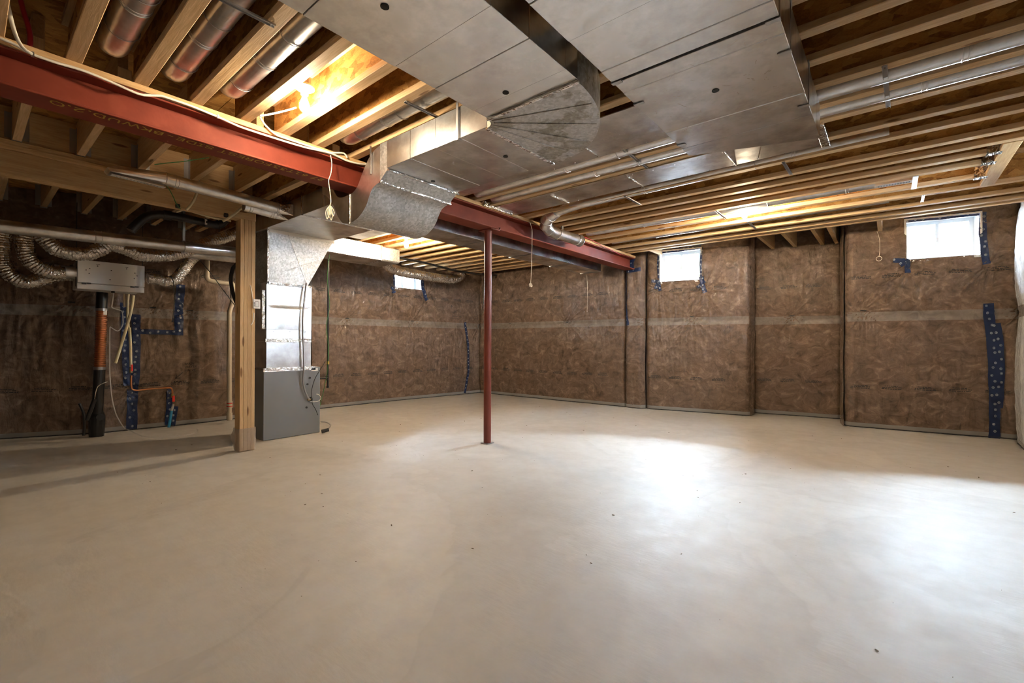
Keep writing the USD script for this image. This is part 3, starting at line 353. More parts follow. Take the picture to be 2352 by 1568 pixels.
# outside: foundation, ground and the window wells that the panes look on
out = Thing('ground_outside', kind='structure')
out.add('earth_bank', [box(-12, 5, 8.98, 16, 1.8, 2.0)], 'earth'); out.add('earth_bank', box(-16, -8.75, -6, 9, 1.8, 2.0), 'earth'); out.add('earth_bank', box(1.75, 8, -6, 9, 1.8, 2.0), 'earth')
out.done()
for n, (k, (s0, s1, z0, z1)) in enumerate((k, WIN[k]) for k in 'BDLR'):
    W = Thing(f'window_{n+1}', kind='structure')
    sm, dp = (s0+s1)/2, .19; x, y, nx, ny = [float(v) for v in wall_xy(k, sm)]; tx, ty = -ny, nx; N = np.array([nx, ny]); T = np.array([tx, ty])
    def wbox(a0, a1, d0, d1, z0_, z1_):
        """a along the wall from the window's middle, d outwards"""
        pts = [[*(np.array([x, y])+T*a-N*d), zz] for a in (a0, a1) for d in (d0, d1) for zz in (z0_, z1_)]; return hull(pts)
    hw = (s1-s0)/2; f = .045
    W.add('jamb', [wbox(-hw-.02, -hw, -.03, dp+.06, z0-.02, z1+.02), wbox(hw, hw+.02, -.03, dp+.06, z0-.02, z1+.02), wbox(-hw, hw, -.03, dp+.06, z1, z1+.02)], 'white_vinyl')
    W.add('sill', wbox(-hw-.02, hw+.02, -.035, dp+.06, z0-.025, z0), 'white_vinyl')
    W.add('frame', [wbox(-hw, -hw+f, dp, dp+.06, z0, z1), wbox(hw-f, hw, dp, dp+.06, z0, z1), wbox(-hw+f, hw-f, dp, dp+.06, z0, z0+f), wbox(-hw+f, hw-f, dp, dp+.06, z1-f, z1)], 'white_vinyl')
    W.add('mullion', wbox(-.018, .018, dp+.005, dp+.05, z0+f, z1-f), 'white_vinyl')
    W.add('pane', wbox(-hw+f, -.018, dp+.03, dp+.034, z0+f, z1-f), 'glass_pane'); W.add('pane', wbox(.018, hw-f, dp+.02, dp+.024, z0+f, z1-f), 'glass_pane')
    W.add('latch', wbox(-.008, .008, dp-.012, dp+.006, (z0+z1)/2-.02, (z0+z1)/2+.03), 'white_plastic')
    W.done()

# ------------------------------------------------------------------ blue tape
def tape(keys, label, group=None):
    t = Thing('sheathing_tape', label, 'tape', group)
    for key in keys:
        k, pts, w = DATA['tape'][key]; m, c, L = strip(k, pts, w, .009, .05, len(key)); pt = t.add('tape_strip', m, 'blue_tape', smooth=True)
        rings = []; q = np.random.default_rng(len(key)*3+1); step = .085
        for i in range(int(L/step)):
            j = int((i+.5)*step/L*(len(c)-1)); o = c[j]+(q.random(2)-.5)*[w*.45, .03]; a = np.linspace(0, 2*np.pi, 13); r0, r1 = .009, .0128
            ss = np.r_[o[0]+r0*np.cos(a), o[0]+r1*np.cos(a)]; zz = np.r_[o[1]+r0*np.sin(a)*1.15, o[1]+r1*np.sin(a)*1.15]
            rings.append(trimesh.Trimesh(wall_pt(k, ss, zz, .0125), [f for u in range(12) for f in ([u, u+1, u+14], [u, u+14, u+13])], process=False))
            a = np.linspace(0, 2*np.pi, 7)[:-1]; rings.append(trimesh.Trimesh(wall_pt(k, o[0]+.005*np.cos(a), o[1]+.007*np.sin(a), .0125), [[0, u, u+1] for u in range(1, 5)], process=False))
        if rings: pt.add('printed_mark', cat(rings), 'tape_print', kind='stuff')
    t.done()
tape(['far_right_a', 'far_right_b'], 'long doubled blue tape strip running down to the floor below the widest window')
tape(['win2_top', 'win2_right'], 'blue tape along the top and right side of the widest window')
tape(['win2_left_a', 'win2_left_b', 'win2_left_c'], 'small blue tape patches at the lower left corner of the widest window')
tape(['win1_top', 'win1_left', 'win1_right'], 'blue tape framing the window just right of the red beam end')
tape(['win1_lc_a', 'win1_lc_b', 'win1_lc_c'], 'blue tape pieces at lower left of the window beside the red beam')
tape(['win1_rc_a', 'win1_rc_b'], 'crossed blue tape at lower right of the window beside the red beam')
tape(['beam_h', 'beam_v'], 'blue tape wrapped round the wall end of the red beam')
tape(['beam_drop'], 'ragged blue tape strip hanging down the wall under the end of the red beam')
tape(['corner_strip'], 'thin curved blue tape strip on the left wall near the far corner')
tape(['win3_right'], 'blue tape on the right edge of the left wall window')
tape(['win3_left', 'win3_lc_a', 'win3_lc_b'], 'blue tape on the left edge and corner of the left wall window')
tape(['util_v', 'util_h'], 'L shaped blue tape on the utility wall right of the white ventilator')
tape(['util_l1', 'util_l2', 'util_l3'], 'blue tape strips behind the cream water pipes on the utility wall')
tape(['util_r1', 'util_r2'], 'short blue tape strips behind the blue water supply pipe')

# ------------------------------------------------------------------ framing
ZJ = 2.68
def ijoist(y0, x0, x1, label, group, w=.068):
    t = Thing('ceiling_joist', label, 'joist', group); z1 = 2.98
    t.add('bottom_flange', box(x0, x1, y0, y0+w, ZJ, ZJ+.04, .003), 'lumber_x'); t.add('top_flange', box(x0, x1, y0, y0+w, z1-.042, z1-.002), 'lumber_x')
    t.add('web', box(x0, x1, y0+w/2-.006, y0+w/2+.006, ZJ+.04, z1-.042), 'osb_web'); t.done()
YR = [.06, .346, .637, .918, 1.205, 1.476, 1.743, 2.04, 2.33, 2.625, 2.92, 3.217, 3.50, 3.74, 4.09, 4.38, 4.74, 4.975, 5.224, 5.486, 5.916, 6.266, 6.705, 7.016, 7.19]
for i, y in enumerate(YR):
    end = .685 if y in (5.224, 5.486, 5.916) else 1.36
    ijoist(y, -3.60, end, f'wooden I joist spanning right from the red beam, {ORD[len(YR)-1-i]} counting from the far wall', 'joists right of the red beam')
for y in (-.24, -.54, -.84, -1.14, -1.44, -1.74, -2.04, -2.34, -2.64, -2.94): ijoist(y, -3.60, 1.36, 'wooden I joist behind the viewpoint', 'joists behind the viewpoint')
YL = [2.04, 2.33, 2.625, 2.92, 3.217, 3.50, 3.785, 4.07, 4.36, 4.65, 4.94, 5.23, 5.52, 5.81, 6.10, 6.39, 6.68, 6.97, 7.19]
for i, y in enumerate(YL): ijoist(y, -7.42, -3.66, f'wooden I joist on the far side of the red beam, {ORD[len(YL)-1-i]} from the far wall', 'joists on the far side of the red beam')
def solid_joist(y0, x0, x1, z0, label, group):
    t = Thing('ceiling_joist', label, 'joist', group); t.add('timber', box(x0, x1, y0, y0+.052, z0, 2.978, .003), 'lumber_x')
    for x in (x0, ): t.add('joist_hanger', [box(x, x+.045, y0-.003, y0, z0-.003, 2.93), box(x, x+.045, y0+.052, y0+.055, z0-.003, 2.93), box(x, x+.045, y0-.003, y0+.055, z0-.004, z0-.001), box(x-.0005, x+.002, y0-.04, y0, z0+.02, 2.93), box(x-.0005, x+.002, y0+.055, y0+.095, z0+.02, 2.93)], 'strap_metal', label='steel joist hanger')
    t.done()
YS = [-.9, -.53, -.15, .235, .60, 1.0, 1.40, 1.79]
for i, y in enumerate(YS): solid_joist(y, -5.27, -3.66, 2.71, f'solid joist between red beam and wooden beam, {ORD[len(YS)-1-i]} from the wooden post', 'short solid joists beside the red beam')
YU = [-.5, -.12, .215, .555, .895, 1.225, 1.56, 1.90]
for i, y in enumerate(YU): solid_joist(y, -7.46, -5.40, 2.68, f'solid joist over the utility corner, {ORD[len(YU)-1-i]} from the furnace', 'joists over the utility corner')
t = Thing('rim_board', 'wooden rim board standing on the plates above the wooden beam', 'board'); t.add('board', box(-5.335, -5.275, -3.1, 1.98, 2.712, 2.975), 'lumber_y'); t.done()
t = Thing('wooden_beam', 'thick built up wooden beam resting on the wooden post', 'beam')
for i in range(3): t.add('ply', box(-5.365+i*.0455, -5.320+i*.0455, -3.1, 2.0, 2.44, 2.625, .002), 'lumber_y')
t.add('top_plate', box(-5.375, -5.215, -3.1, 2.0, 2.626, 2.666, .002), 'lumber_y'); t.add('top_plate', box(-5.37, -5.24, -3.1, 2.0, 2.667, 2.708, .002), 'lumber_y'); t.done()
t = Thing('wooden_post', 'squared wooden post of four plies with plastic wrapped foot, left of the furnace', 'post')
for i in range(4): t.add('ply', box(-5.365, -5.23+(.002 if i == 1 else 0), 1.85+i*.0365, 1.8855+i*.0365, .0, 2.44, .002), 'lumber_z')
wv = []; 
for zz in np.linspace(.005, .24, 14):
    for a in np.linspace(0, 2*np.pi, 48, endpoint=False):
        c, s_ = math.cos(a), math.sin(a); e = (abs(c)**6+abs(s_)**6)**(-1/6); g = 1+.06*meshkit.noise(np.array([c*3, s_*3, zz*20.]))+(.30*math.exp(-((zz-.14)/.06)**2) if s_ < -.3 and c < .2 else .03)
        wv.append([-5.297+.078*e*c*g, 1.923+.085*e*s_*g, zz])
n = 48; f = [[i*n+j, i*n+(j+1) % n, (i+1)*n+(j+1) % n] for i in range(13) for j in range(n)]+[[i*n+j, (i+1)*n+(j+1) % n, (i+1)*n+j] for i in range(13) for j in range(n)]
t.add('plastic_wrap', trimesh.Trimesh(wv, f, process=False), 'poly_wrap', label='clear crumpled plastic round the foot', smooth=True); t.done()
t = Thing('steel_beam', 'red primed steel I beam crossing the whole basement', 'beam')
b0, b1, Y0, Y1 = -3.635, -3.435, -3.1, 7.52
t.add('web', box(-3.540, -3.530, Y0, Y1, 2.458, 2.628), 'steel_red'); t.add('top_flange', box(b0, b1, Y0, Y1, 2.626, 2.640, .003), 'steel_red'); bf = t.add('bottom_flange', box(b0, b1, Y0, Y1, 2.445, 2.459, .003), 'steel_red')
def chalk(txt, ya, yb, h):
    m = meshkit.text_mesh(txt, h, .0008); v = m.vertices; k = (yb-ya)/(v[:, 0].max()-v[:, 0].min()); w_ = .004*np.sin(v[:, 0]*40)
    return trimesh.Trimesh(np.stack([b1-.028-v[:, 1]+w_, yb-v[:, 0]*k, 2.4448-v[:, 2]], 1), m.faces, process=False)
bf.add('chalk_lettering', chalk('FOREST SIDE-BKWUD.2.O', .30, 1.44, .055), 'crayon', label='yellow crayon lettering reading FOREST SIDE'); bf.add('chalk_lettering', chalk('27 61T33', 1.46, 1.84, .055), 'crayon', label='yellow crayon numbers'); t.done()
t = Thing('plate', 'flat wooden plate lying along the top of the red beam', 'board'); t.add('board', box(-3.645, -3.425, Y0, Y1, 2.641, 2.678, .002), 'lumber_y'); t.done()
t = Thing('steel_post', 'round red steel post standing under the red beam', 'post'); px, py = -3.545, 3.84
prof = np.array([[0, .0], [.044, .0], [.044, 2.43], [0, 2.43]]); t.add('shaft', sweep([[px, py, z] for z in np.linspace(.006, 2.432, 30)], .043, 28), 'post_red', smooth=40)
t.add('base_plate', box(px-.055, px+.055, py-.055, py+.055, 0, .008), 'strap_metal'); t.add('bearing_plate', box(px-.10, px+.10, py-.055, py+.055, 2.432, 2.444, .002), 'steel_red')
t.add('flange_clip', tube([[px+.115, py-.05, 2.43], [px+.125, py, 2.43], [px+.118, py+.06, 2.435], [px+.112, py+.085, 2.465], [px+.06, py+.085, 2.465]], .007, 8, .01), 'post_red', smooth=True); t.done()
for i, (y, l) in enumerate(((.235, 'nearest the left edge of the picture'), (.60, 'below the second round duct'), (1.93, 'beside the last round duct'))):
    single('squash_block', box(-3.60, -3.47, y-.03, y+.035, 2.679, 2.76, .003), 'lumber_z', f'short wooden block on the red beam plate, {l}', 'block')
# stair opening framing by the right wall
t = Thing('header', 'short light wooden header closing the joist ends by the right wall', 'board'); t.add('board', box(.69, .755, 5.05, 6.262, 2.681, 2.97, .003), 'lumber_y'); t.add('flange', box(.672, .774, 5.05, 6.262, 2.676, 2.716, .003), 'lumber_y'); t.done()
for y, l in ((5.224, 'nearest'), (5.486, 'middle'), (5.916, 'farthest')):
    single('joist_hanger', [box(.60, .69, y-.004, y-.0005, ZJ-.003, 2.86), box(.60, .69, y+.0685, y+.072, ZJ-.003, 2.86), box(.60, .69, y-.004, y+.072, ZJ-.005, ZJ-.001), box(.685, .6895, y-.05, y, ZJ, 2.86), box(.685, .6895, y+.07, y+.12, ZJ, 2.86)], 'bright_foil', f'steel hanger on the short header by the right wall, {l} of three', 'joist hanger')
# blocks between the last joist and the far wall
for i, (xx, y1) in enumerate(((-3.05, 7.72), (-1.45, 8.35), (-1.15, 8.4), (-.80, 8.5), (-.62, 8.5), (-.10, 7.94))):
    single('blocking', box(xx-.02, xx+.03, 7.26, y1, 2.682, 2.972, .003), 'lumber_y', f'short block between last joist and far wall, {ORD[i]} from the red beam', 'block', 'blocking along the far wall')

# ------------------------------------------------------------------ rectangular ducts
ZT = 2.455
D1 = Thing('supply_duct', 'long rectangular sheet metal supply duct turning under the beam to the furnace', 'duct')
x0, x1 = -1.805, -1.19
cuts = [-3.0, -1.9, -.8, .1, .86, 1.30, 1.545, 1.83, 1.94]
for i, (a, b) in enumerate(zip(cuts, cuts[1:])): D1.add('trunk_section', box(x0+.001*(i % 2), x1-.001*(i % 2), a+.0006, b-.0004, ZT+.0025*(i % 2), 2.665, .002), 'sheet_metal')
c = np.array([-1.875, 1.945]); a = np.linspace(0, np.pi/2, 28)
el = [(c[0]+.68*math.cos(u), c[1]+.79*math.sin(u)) for u in a]; il = [(c[0]+.07*math.cos(u), c[1]+.075*math.sin(u)) for u in a]
elbow = D1.add('elbow', extrude_z(el+il[::-1], ZT-.004, 2.66), 'galvanized_worn', smooth=30)
for u in (.30, .62, .95, 1.25):
    d = np.array([math.cos(u), math.sin(u)]); p0 = c+d*[.09, .09]; p1 = c+d*[.66, .77]
    elbow.add('pressed_rib', sweep([[*p0, ZT-.004], [*((p0+p1)/2), ZT-.006], [*p1, ZT-.004]], .0045, 6), 'galvanized_worn')
D1.add('seam_cleat', box(x0, x1, 1.936, 1.956, ZT-.012, ZT+.002, .002), 'bright_foil'); D1.add('seam_cleat', box(-1.890, -1.868, 2.02, 2.735, ZT-.012, ZT+.002, .002), 'bright_foil')
xs = [-2.90, -2.62, -2.35, -2.11, -1.88]
for i, (p, q) in enumerate(zip(xs, xs[1:])): D1.add('branch_section', box(p+.0005, q-.0005, 2.02+.001*(i % 2), 2.735, ZT+.002*(i % 2), 2.66, .002), 'sheet_metal')
bot = [(-2.90, 2.452), (-3.00, 2.385)]; bot2 = [(-3.00, 2.385), (-3.11, 2.362), (-3.155, 2.315), (-3.20, 2.245), (-3.27, 2.187), (-3.35, 2.152), (-3.45, 2.138), (-3.54, 2.152), (-3.61, 2.20), (-3.66, 2.26), (-3.71, 2.335), (-3.80, 2.42), (-3.90, 2.475)]
top2 = [(-3.90, 2.70), (-3.80, 2.62), (-3.74, 2.52), (-3.68, 2.43), (-3.62, 2.385), (-3.54, 2.374), (-3.43, 2.378), (-3.36, 2.40), (-3.315, 2.44), (-3.27, 2.50), (-3.22, 2.56), (-3.16, 2.615), (-3.08, 2.655), (-3.00, 2.668)]
from scipy.interpolate import PchipInterpolator
def dense(p, n=50):
    p = np.array(p); d = np.r_[0, np.cumsum(np.hypot(*np.diff(p, axis=0).T))]; t = np.linspace(0, d[-1], n); return [tuple(v) for v in np.stack([PchipInterpolator(d, p[:, 0])(t), PchipInterpolator(d, p[:, 1])(t)], 1)]
D1.add('transition', extrude_y(bot+[(-3.00, 2.668), (-2.90, 2.665)], 2.03, 2.745), 'galvanized')
ub = dense(bot2)
ut = dense(top2)
D1.add('offset_underside', extrude_y(ub+[(u, v+.006) for u, v in ub[::-1]], 2.045, 2.76), 'galvanized', smooth=40)
D1.add('offset_side', extrude_y(ub+ut, 2.043, 2.048), 'pipe_metal'); D1.add('offset_side', extrude_y(ub+ut, 2.757, 2.762), 'pipe_metal'); D1.add('offset_top', extrude_y(ut+[(u, v-.006) for u, v in ut[::-1]], 2.05, 2.755), 'sheet_metal', smooth=40)
for xx, za, zb in ((-2.90, 2.445, 2.668), (-3.00, 2.378, 2.67), (-3.45, 2.130, 2.38), (-2.62, 2.455, 2.66)): D1.add('drive_cleat', box(xx-.010, xx+.010, 2.036, 2.047, za, zb, .002), 'bright_foil')
D1.add('drive_cleat', box(-2.905, -2.89, 2.03, 2.76, 2.440, 2.452), 'bright_foil'); D1.add('drive_cleat', box(-3.012, -2.997, 2.03, 2.765, 2.372, 2.386), 'bright_foil')
for hx, hy in ((-1.51, 1.04), (-1.54, 1.80), (-2.07, 2.42), (-2.84, 2.42)): D1.add('test_hole', disc([hx, hy, ZT-.001], [0, 0, 1], .017, .004), 'hole_dark')
for hx, hy in ((-2.13, 2.014), ): D1.add('hanger_strap', [box(hx-.010, hx+.010, hy-.004, hy, 2.45, 2.69), box(hx-.010, hx+.010, hy-.004, hy+.03, 2.447, 2.45)], 'strap_metal')
D1.add('hanger_strap', box(-3.14, -3.125, 2.030, 2.036, 2.47, 2.69), 'strap_metal')
D1.done()
D2 = Thing('return_duct', 'wide rectangular sheet metal return duct overhead with scuffed underside panels', 'duct'); x0, x1 = -1.072, -.338
cuts = [-3.0, -1.8, -.6, .5, 1.39, 1.67, 1.96, 2.066]
for i, (a, b) in enumerate(zip(cuts, cuts[1:])): D2.add('duct_panel', box(x0, x1, a+.0006, b-.0006, ZT+.003*(i % 2), 2.662, .002), 'sheet_metal')
cuts = [2.09, 2.20, 2.49, 2.79, 3.075]
for i, (a, b) in enumerate(zip(cuts, cuts[1:])): D2.add('duct_panel', box(x0, x1, a+.0005, b-.0005, ZT+.003*((i+1) % 2), 2.662, .002), 'sheet_metal')
D2.add('duct_panel', hull([[xx, yy, zz] for xx, ye in ((x0, 3.22), (x1, 3.46)) for yy in (3.077, ye) for zz in (ZT, 2.662)]), 'sheet_metal'); D2.add('joint_gap', box(x0+.01, x1-.01, 2.064, 2.092, ZT+.02, 2.66), 'hole_dark')
for sx, yy in ((x0, 2.08), (x1, 2.08), (x0, 2.34), (x1, 2.34), (x0, 3.0), (x1, 2.93)):
    sg = 1 if sx == x0 else -1
    D2.add('hanger_bracket', [box(sx-.004, sx+.004, yy-.012, yy+.012, ZT-.004, 2.69), box(min(sx, sx+sg*.05), max(sx, sx+sg*.05), yy-.012, yy+.012, ZT-.006, ZT-.002)], 'strap_metal')
for hx, hy in ((-.69, 2.47), ): D2.add('test_hole', disc([hx, hy, ZT-.001], [0, 0, 1], .018, .004), 'hole_dark')
q = np.random.default_rng(5); sc = []
for i in range(34):
    px_, py_, L, an = x0+.06+.6*q.random(), 2.12+.9*q.random(), .008+.03*q.random()**2, q.normal(1.0, .8); wd = .001+.0022*q.random()
    e = np.array([math.cos(an), math.sin(an)])*L; nn = np.array([-e[1], e[0]])/L*wd; pz = ZT-.0012
    for k in range(3):
        c0 = np.array([px_, py_])+e*(k-1)*.6+q.normal(0, .004, 2); sc.append(trimesh.Trimesh([[*(c0-e/2), pz], [*(c0+nn), pz], [*(c0+e/2), pz], [*(c0-nn), pz]], [[0, 2, 1], [0, 3, 2]], process=False))
D2.add('scuff_mark', cat(sc), 'scuff', kind='stuff'); D2.done()
D3 = Thing('rectangular_duct', 'rectangular metal duct running behind the red beam to the far wall', 'duct')
cuts = [3.11, 4.1, 5.12, 6.15, 7.12]
for i, (a, b) in enumerate(zip(cuts, cuts[1:])): D3.add('duct_section', box(-4.30+.004*i, -3.85-.012*i, a+.002, b-.002, 2.405, 2.66, .003), 'sheet_metal'); D3.add('drive_cleat', box(-4.30, -3.845-.012*i, b-.012, b+.012, 2.398, 2.41), 'strap_metal')
D3.done()
FU = Thing('furnace', 'grey furnace cabinet with foil taped top and metal supply plenum standing beside the wooden post', 'furnace')
fx, fy0, fy1 = -5.60, 2.232, 2.915
FU.add('cabinet', box(-6.05, fx, fy0, fy1, .0, .835, .004), 'cabinet_grey', label='grey painted cabinet')
FU.add('foil_tape', box(fx-.003, fx+.002, fy0-.002, fy1-.06, .800, .846), 'bright_foil'); FU.add('foil_tape', box(fx-.004, fx+.003, fy0+.02, 2.80, 1.148, 1.19), 'bright_foil'); FU.add('foil_tape', box(-6.05, fx, fy0-.003, fy0+.001, .822, .838), 'bright_foil')
pl = FU.add('neck', [box(-6.03, fx-.006, fy0+.03, 2.80, .837, 1.155, .003), box(-6.03, fx-.004, fy0+.03, 2.80, 1.155, 1.300, .003)], 'sheet_metal', label='shiny plenum neck')
# slightly dished front sheet of the upper neck
yy, zz = np.meshgrid(np.linspace(fy0+.03, 2.80, 24), np.linspace(1.30, 1.842, 30)); dish = .018*np.sin(np.pi*(yy-fy0-.03)/.54)*np.sin(np.pi*(zz-1.3)/.542)
V = np.stack([fx-.004-dish*np.where(zz > 1.58, 1, -.45), yy, zz], -1).reshape(-1, 3); n = 24; i = (np.arange(29)[:, None]*n+np.arange(n-1)[None]).ravel()
FU.add('neck_front', trimesh.Trimesh(V, np.vstack([np.c_[i, i+1, i+n+1], np.c_[i, i+n+1, i+n]]), process=False), 'pipe_metal', smooth=True); FU.add('neck_body', box(-6.03, fx-.03, fy0+.032, 2.797, 1.30, 1.85), 'sheet_metal')
FU.add('seam', box(fx-.006, fx+.001, fy0+.03, 2.80, 1.296, 1.303), 'strap_metal'); FU.add('seam', box(fx-.006, fx+.001, fy0+.03, 2.80, 1.578, 1.583), 'strap_metal')
FU.add('transition', hull([[fx, fy0+.06, 1.845], [fx, 2.745, 1.845], [fx, fy0+.05, 2.478], [fx, 3.09, 2.478], [-6.03, fy0+.06, 1.845], [-6.03, 2.745, 1.845], [-6.03, fy0+.05, 2.478], [-6.03, 3.09, 2.478]]), 'galvanized', label='flared galvanized transition')
for a0, a1, b0_, b1_ in ((fy0+.05, 3.09, 2.478, 1.845), ): FU.add('pressed_crease', [sweep([[fx+.001, 2.50, 2.46], [fx+.002, 2.74, 1.86]], .003, 6), sweep([[fx+.001, 2.90, 2.2], [fx+.002, 2.31, 1.93]], .002, 6)], 'galvanized')
FU.add('foil_tape', box(fx-.002, fx+.003, fy0+.04, 3.10, 2.440, 2.482), 'white_plastic'); FU.add('foil_tape', box(fx-.004, fx+.004, fy0+.03, 2.79, 1.825, 1.858), 'bright_foil'); FU.add('corner_cleat', box(fx-.012, fx+.004, fy0+.035, fy0+.055, 1.84, 2.48), 'bright_foil')
FU.add('filter_door', box(-5.66, -5.625, fy0-.012, fy0+.03, 1.30, 1.76, .004), 'bright_foil')
FU.add('label_plate', box(fx-.001, fx+.002, 2.80, 2.885, .785, .822), 'paper'); 
FU.add('plenum_box', [box(-6.05, -4.70, 2.25, 3.09, 2.478, 2.672, .003), box(-4.70, -3.90, 2.25, 3.09, 2.476, 2.672, .003)], 'sheet_metal', label='horizontal plenum box'); [FU.add('drive_cleat', m_, 'bright_foil') for m_ in (box(-4.712, -4.69, 2.24, 3.095, 2.468, 2.48), box(-4.712, -4.69, 2.236, 2.25, 2.47, 2.672), box(-4.26, -4.25, 2.238, 2.25, 2.48, 2.672))]
for yy_, zz_ in ((2.78, .702), (2.75, .625), (2.79, .452), (2.74, .335)): FU.add('knockout', disc([fx+.003, yy_, zz_], [1, 0, 0], .012, .012), 'dark_iron')
for yy_ in (2.34, 2.53, 2.72): FU.add('screw', disc([fx-.002, yy_, 1.275], [1, 0, 0], .006, .01), 'bright_foil')
FU.done()
single('vent_pipe', tube(TB['vent'][1], .033, 18), 'abs_black', 'black plastic vent pipe standing at the right of the furnace neck', 'pipe', smooth=40)
t = Thing('gas_pipe', 'thin black gas pipe dropping beside the furnace with a capped end', 'pipe'); t.add('riser', tube(TB['gaspipe'][1], .013, 12), 'dark_iron', smooth=40); t.add('branch', tube(TB['gasarm'][1], .011, 10), 'dark_iron', smooth=40); p = np.array(TB['gasarm'][1][1])
t.add('tee', disc(p+[-.02, .005, 0], [0, 0, 1], .02, .06), 'dark_iron'); t.add('cap', disc(np.array(TB['gaspipe'][1][1]), [0, 0, 1], .018, .03), 'dark_iron'); t.add('valve_handle', box(p[0]-.02, p[0]+.01, p[1]-.004, p[1]+.014, .86, .90), 'pex_yellow', label='small yellow valve handle'); t.done()
def line(key, name, m, label, cat_, r=None, n=8, step=.02, group=None): return single(name, tube(TB[key][1], r or TB[key][0], n, step), m, label, cat_, group, smooth=True)
line('conduit', 'flexible_conduit', 'strap_metal', 'grey flexible metal conduit running down the front of the furnace', 'conduit'); line('greenf', 'ground_wire', 'cable_green', 'green wire wound round the thin gas pipe beside the furnace', 'wire')
line('wire1', 'control_wire', 'black_rubber', 'thin dark wire curving down the right front of the furnace cabinet', 'wire'); line('wire2', 'control_wire', 'cable_white', 'thin pale wire looped at the right front of the furnace cabinet', 'wire')
t = Thing('drain_hose', 'short looped hose with black coupling on the floor beside the furnace', 'hose'); t.add('hose', tube(TB['hose'][1], .009, 10, .01), 'pipe_grey', smooth=True); e = np.array(TB['hose'][1][-1]); t.add('coupling', sweep([e+[0, -.02, 0], e+[.03, .06, .015]], .022, 14), 'black_rubber', smooth=40); t.done()
t = Thing('conduit_fitting', 'small brass and black fitting on the front of the furnace cabinet', 'fitting'); e = np.array(TB['conduit'][1][-1]); t.add('collar', disc(e+[-.01, .0, 0], [0, 1, 0], .013, .035), 'brass'); t.add('nut', disc(e+[-.01, .025, 0], [0, 1, 0], .022, .018), 'black_rubber'); t.done(); 
# panning sheets nailed under the joists
PN = Thing('panning_sheet', 'sheet metal panel nailed under the joists beside the curved duct elbow', 'sheet metal'); PN.add('sheet', box(-3.40, -1.09, 2.74, 3.03, 2.668, 2.674), 'sheet_metal'); PN.add('sheet', box(-3.40, -1.09, 3.032, 3.31, 2.669, 2.675), 'sheet_metal'); PN.add('slit_cleat', box(-1.82, -1.812, 3.0, 3.28, 2.660, 2.669), 'bright_foil'); PN.add('screw', [disc([x_, 3.285, 2.667], [0, 0, 1], .004, .006, 8) for x_ in np.arange(-3.3, -1.2, .21)], 'bright_foil', kind='stuff'); PN.done()
PN = Thing('panning_sheet', 'long sheet metal panel under the joists from red beam to return duct end', 'sheet metal')
for i, (a, b) in enumerate(((-3.42, -2.67), (-2.67, -1.83), (-1.83, -1.0), (-1.0, -.385))): PN.add('sheet', box(a+.001, b-.001, 3.80, 4.185, 2.668+.001*(i % 2), 2.675), 'sheet_metal'); PN.add('slit_cleat', box(b-.004, b+.004, 3.835, 4.185, 2.658, 2.669), 'bright_foil')
PN.add('end_flange', box(-.40, -.345, 3.78, 4.20, 2.655, 2.70, .003), 'bright_foil'); PN.add('beam_flange', box(-3.44, -3.40, 3.62, 4.10, 2.645, 2.70), 'bright_foil')
PN.add('screw', [disc([x_, y_, 2.666], [0, 0, 1], .004, .006, 8) for x_ in np.arange(-3.3, -.4, .19) for y_ in (3.84, 4.16)], 'bright_foil', kind='stuff'); PN.add('test_hole', disc([-.773, 3.743+.1, 2.667], [0, 0, 1], .017, .004), 'hole_dark'); PN.done()
PN = Thing('panning_sheet', 'bright sheet metal panel under the joists behind the red beam above the far bulb', 'sheet metal'); PN.add('sheet', box(-6.0, -4.75, 3.23, 3.75, 2.668, 2.674), 'pipe_metal'); PN.done()
DB = Thing('duct_box', 'rectangular metal duct box hung by the left wall above the small window', 'duct'); DB.add('body', box(-6.68, -6.10, 3.05, 4.16, 2.43, 2.662, .003), 'pipe_metal'); DB.add('end_section', box(-6.68, -6.105, 4.165, 4.52, 2.43, 2.662, .02), 'galvanized'); DB.add('drive_cleat', box(-6.69, -6.092, 4.15, 4.175, 2.42, 2.664), 'bright_foil'); DB.done()

# ------------------------------------------------------------------ round ducts, straps
def round_duct(name, pts, r, label, seams=(), m='pipe_metal', bands=(), group=None, n=26):
    t = Thing(name, label, 'duct', group); p = smooth_path(pts, .03); t.add('pipe', sweep(p, r, n), m, smooth=40)
    d = np.r_[0, np.cumsum(np.linalg.norm(np.diff(p, axis=0), axis=1))]
    for s_ in seams:
        c = np.array([np.interp(s_, d, p[:, k]) for k in range(3)]); c2 = np.array([np.interp(s_+.02, d, p[:, k]) for k in range(3)])
        t.add('seam_collar', cat([ring(c, c2-c, r+.001, .004), ring(c+(c2-c)*1.2, c2-c, r+.0005, .003)]), m, smooth=True)
    for s_ in bands:
        c = np.array([np.interp(s_, d, p[:, k]) for k in range(3)]); c2 = np.array([np.interp(s_+.02, d, p[:, k]) for k in range(3)])
        t.add('support_wire', ring(c, c2-c, r+.004, .0025), 'strap_metal', smooth=True)
    t.done()
ZP = 2.765
for y, xe, l, bd in ((.515, -3.27, 'first round duct from the left between the joists above the red beam', (.35, .75)), (.80, -3.30, 'second round duct from the left above the red beam', (.30, .85)), (1.085, -3.24, 'third round duct from the left, ending left of the lit bulb', (.28, .95)), (1.925, -3.29, 'round duct between the bulb and the big supply duct', (.30, .80))):
    round_duct('round_duct', [(xe-.05, y, ZP+.10), (xe-.02, y, ZP+.03), (xe+.06, y, ZP), (xe+.4, y, ZP), (1.3 if y < .9 else -.2, y, ZP)], .068, l, seams=(.62,), bands=bd)
